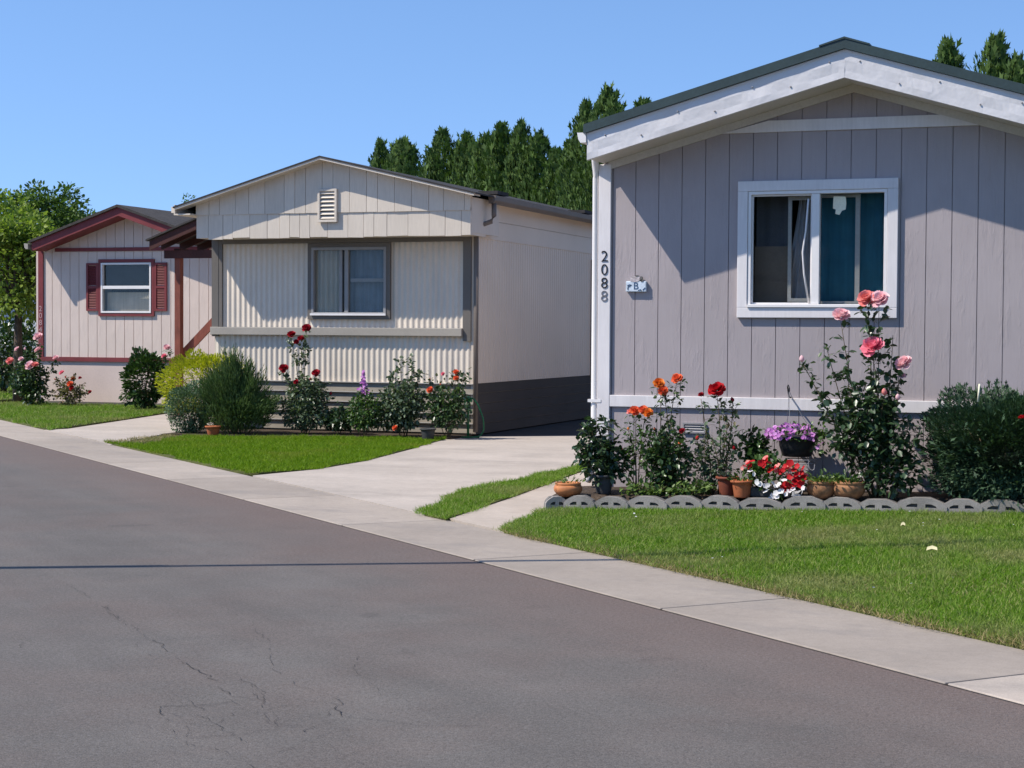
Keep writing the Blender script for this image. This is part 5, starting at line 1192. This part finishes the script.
# ------------------------------------------------------------------ broadleaf trees on the left
def tree(name, base, H, crown, label, mat, n, size, seed, clumps=40, trunk=.12, cr=None, group=None, tmpl='leaf', droop=.2):
    """crown: (cx,cy,cz,rx,ry,rz) relative to base"""
    r = np.random.default_rng(seed); root = thing(name, base, label, 'tree', group); cx, cy, cz, rx, ry, rz = crown
    d = unit(r.normal(0, 1, (clumps, 3))); C = np.array([cx, cy, cz])+d*np.array([rx, ry, rz])*(.35+.65*r.random((clumps, 1))**.6)
    cr = cr or .33*min(rx, rz); per = n//clumps; P = []; D = []
    for c_ in C:
        q = r.normal(0, 1, (per, 3)); q = unit(q)*(r.random((per, 1))**.5)*cr*r.uniform(.6, 1.3)*np.array([1.15, 1.15, .8]); P.append(c_+q); D.append(unit(q+1e-6)+unit(c_-np.array([cx, cy, cz-.3*rz])[None]).reshape(3)*.4)
    P = np.concatenate(P); D = np.concatenate(D); V, F = leaves_on(P, D, size, seed, tmpl, droop, .7, .55); m = MB(); m.np(V, F, True); m.build('crown', mat, root)
    m = MB(); fk = Vector((cx*.25, cy*.25, max(.3*H, cz-rz*.8))); m.tube([(0, 0, -.05), (fk.x*.4, fk.y*.4, fk.z*.5), fk], [trunk*1.25, trunk, trunk*.8], 8)
    for c_ in C[::2]:
        e_ = Vector(c_); m.tube(bez(fk, fk.lerp(e_, .5)+Vector((0, 0, .15*rz)), e_, 6), trunk*.4, 5, trunk*.08)
    m.build('trunk', MT['bark'], root); return root
b = gr(18, 399, .02); b = Vector((0, 0, 0))+ray(18, 399)*36; b.z = 0
tree('small_tree', (b.x, b.y, 0), 5, (.05, 0, 2.75, 1.15, .95, 1.05), 'light green small tree on the lawn left of the pink house', MT['tree_light'], 7600, .12, 91, 50, .09, .40)
b = ray(48, 320)*47
tree('broadleaf_tree', (b.x, b.y, 0), 7, (.0, 0, 4.12, 1.12, 1.2, 1.25), 'mid green tree with uneven top rising behind the maroon gable', MT['tree_mid'], 8000, .13, 92, 50, .14, .44)
b = ray(70, 320)*50
tree('broadleaf_tree', (b.x+.2, b.y, 0), 7, (0, 0, 3.7, 1.1, 1.2, 1.1), 'lower mid green tree just behind the left slope of the pink roof', MT['tree_mid'], 7500, .13, 93, 44, .12, .4)
b = ray(-14, 320)*43
tree('broadleaf_tree', (b.x, b.y, 0), 6, (0, 0, 3.3, 1.5, 1.2, 1.7), 'light green tree cut by the left edge of the view', MT['tree_light'], 9000, .13, 94, 46, .12, .42)
b = ray(190, 320)*64
tree('broadleaf_tree', (b.x, b.y, 0), 6, (0, 0, 5.2, .45, .45, 1.15), 'thin tree tip peeking over the left eave of the cream house', MT['tree_mid'], 900, .13, 95, 20, .08, .25)
for i, (px, D, w_) in enumerate(((4, 40, .7), (28, 45, 1.0))):
    b = ray(px, 380)*D
    shrub('dark_bush', (b.x, b.y, .9), (w_, .8, .95), ['dark bush in the shade under the left trees at the view edge', 'dark bush behind the pale rose at the pink house corner'][i], 'bush', MT['broadleaf'], 1700, .12, 96+i, 'leaf', .35, 30, .5, .2, .7, .6)

# ------------------------------------------------------------------ overhead cable (its shadow crosses the road)
K = 4.6/SUNV.z; off = SUNV*K
A = gr(0, 568)+off; B = gr(545, 562)+off; dv = (B-A); L = dv.length; dv.normalize()
cb = MB(); pts_ = []
for i in range(61):
    s = -26+i*52/60; q = A+dv*s; pts_.append((q.x, q.y, q.z+.0006*s*s))
cb.tube(pts_, .036, 6); cb.tube([(p[0], p[1], p[2]+.08) for p in pts_[:32]], .05, 6); cb.tube([(p[0], p[1], p[2]+.17) for p in pts_[:32]], .045, 6)
o = cb.build('overhead_cable', MT['black']); tag(o, 'black overhead cable casting a thin shadow line across the street', 'cable')

hd = thing('sky_block_hedge', (-12, -24, 0), 'unseen hedge added behind the tan home to block sky reflections', 'hedge')  # added out of view to keep bright sky out of the window panes
P, d_ = shell(36000, 16, 1.6, 7.5, .2, 77, 60, .4); k = P[:, 2] > 0; V, F = leaves_on(P[k], d_[k], .62, 77, 'leaf'); m = MB(); m.np(V, F, True); m.build('crown', MT['tree_mid'], hd)
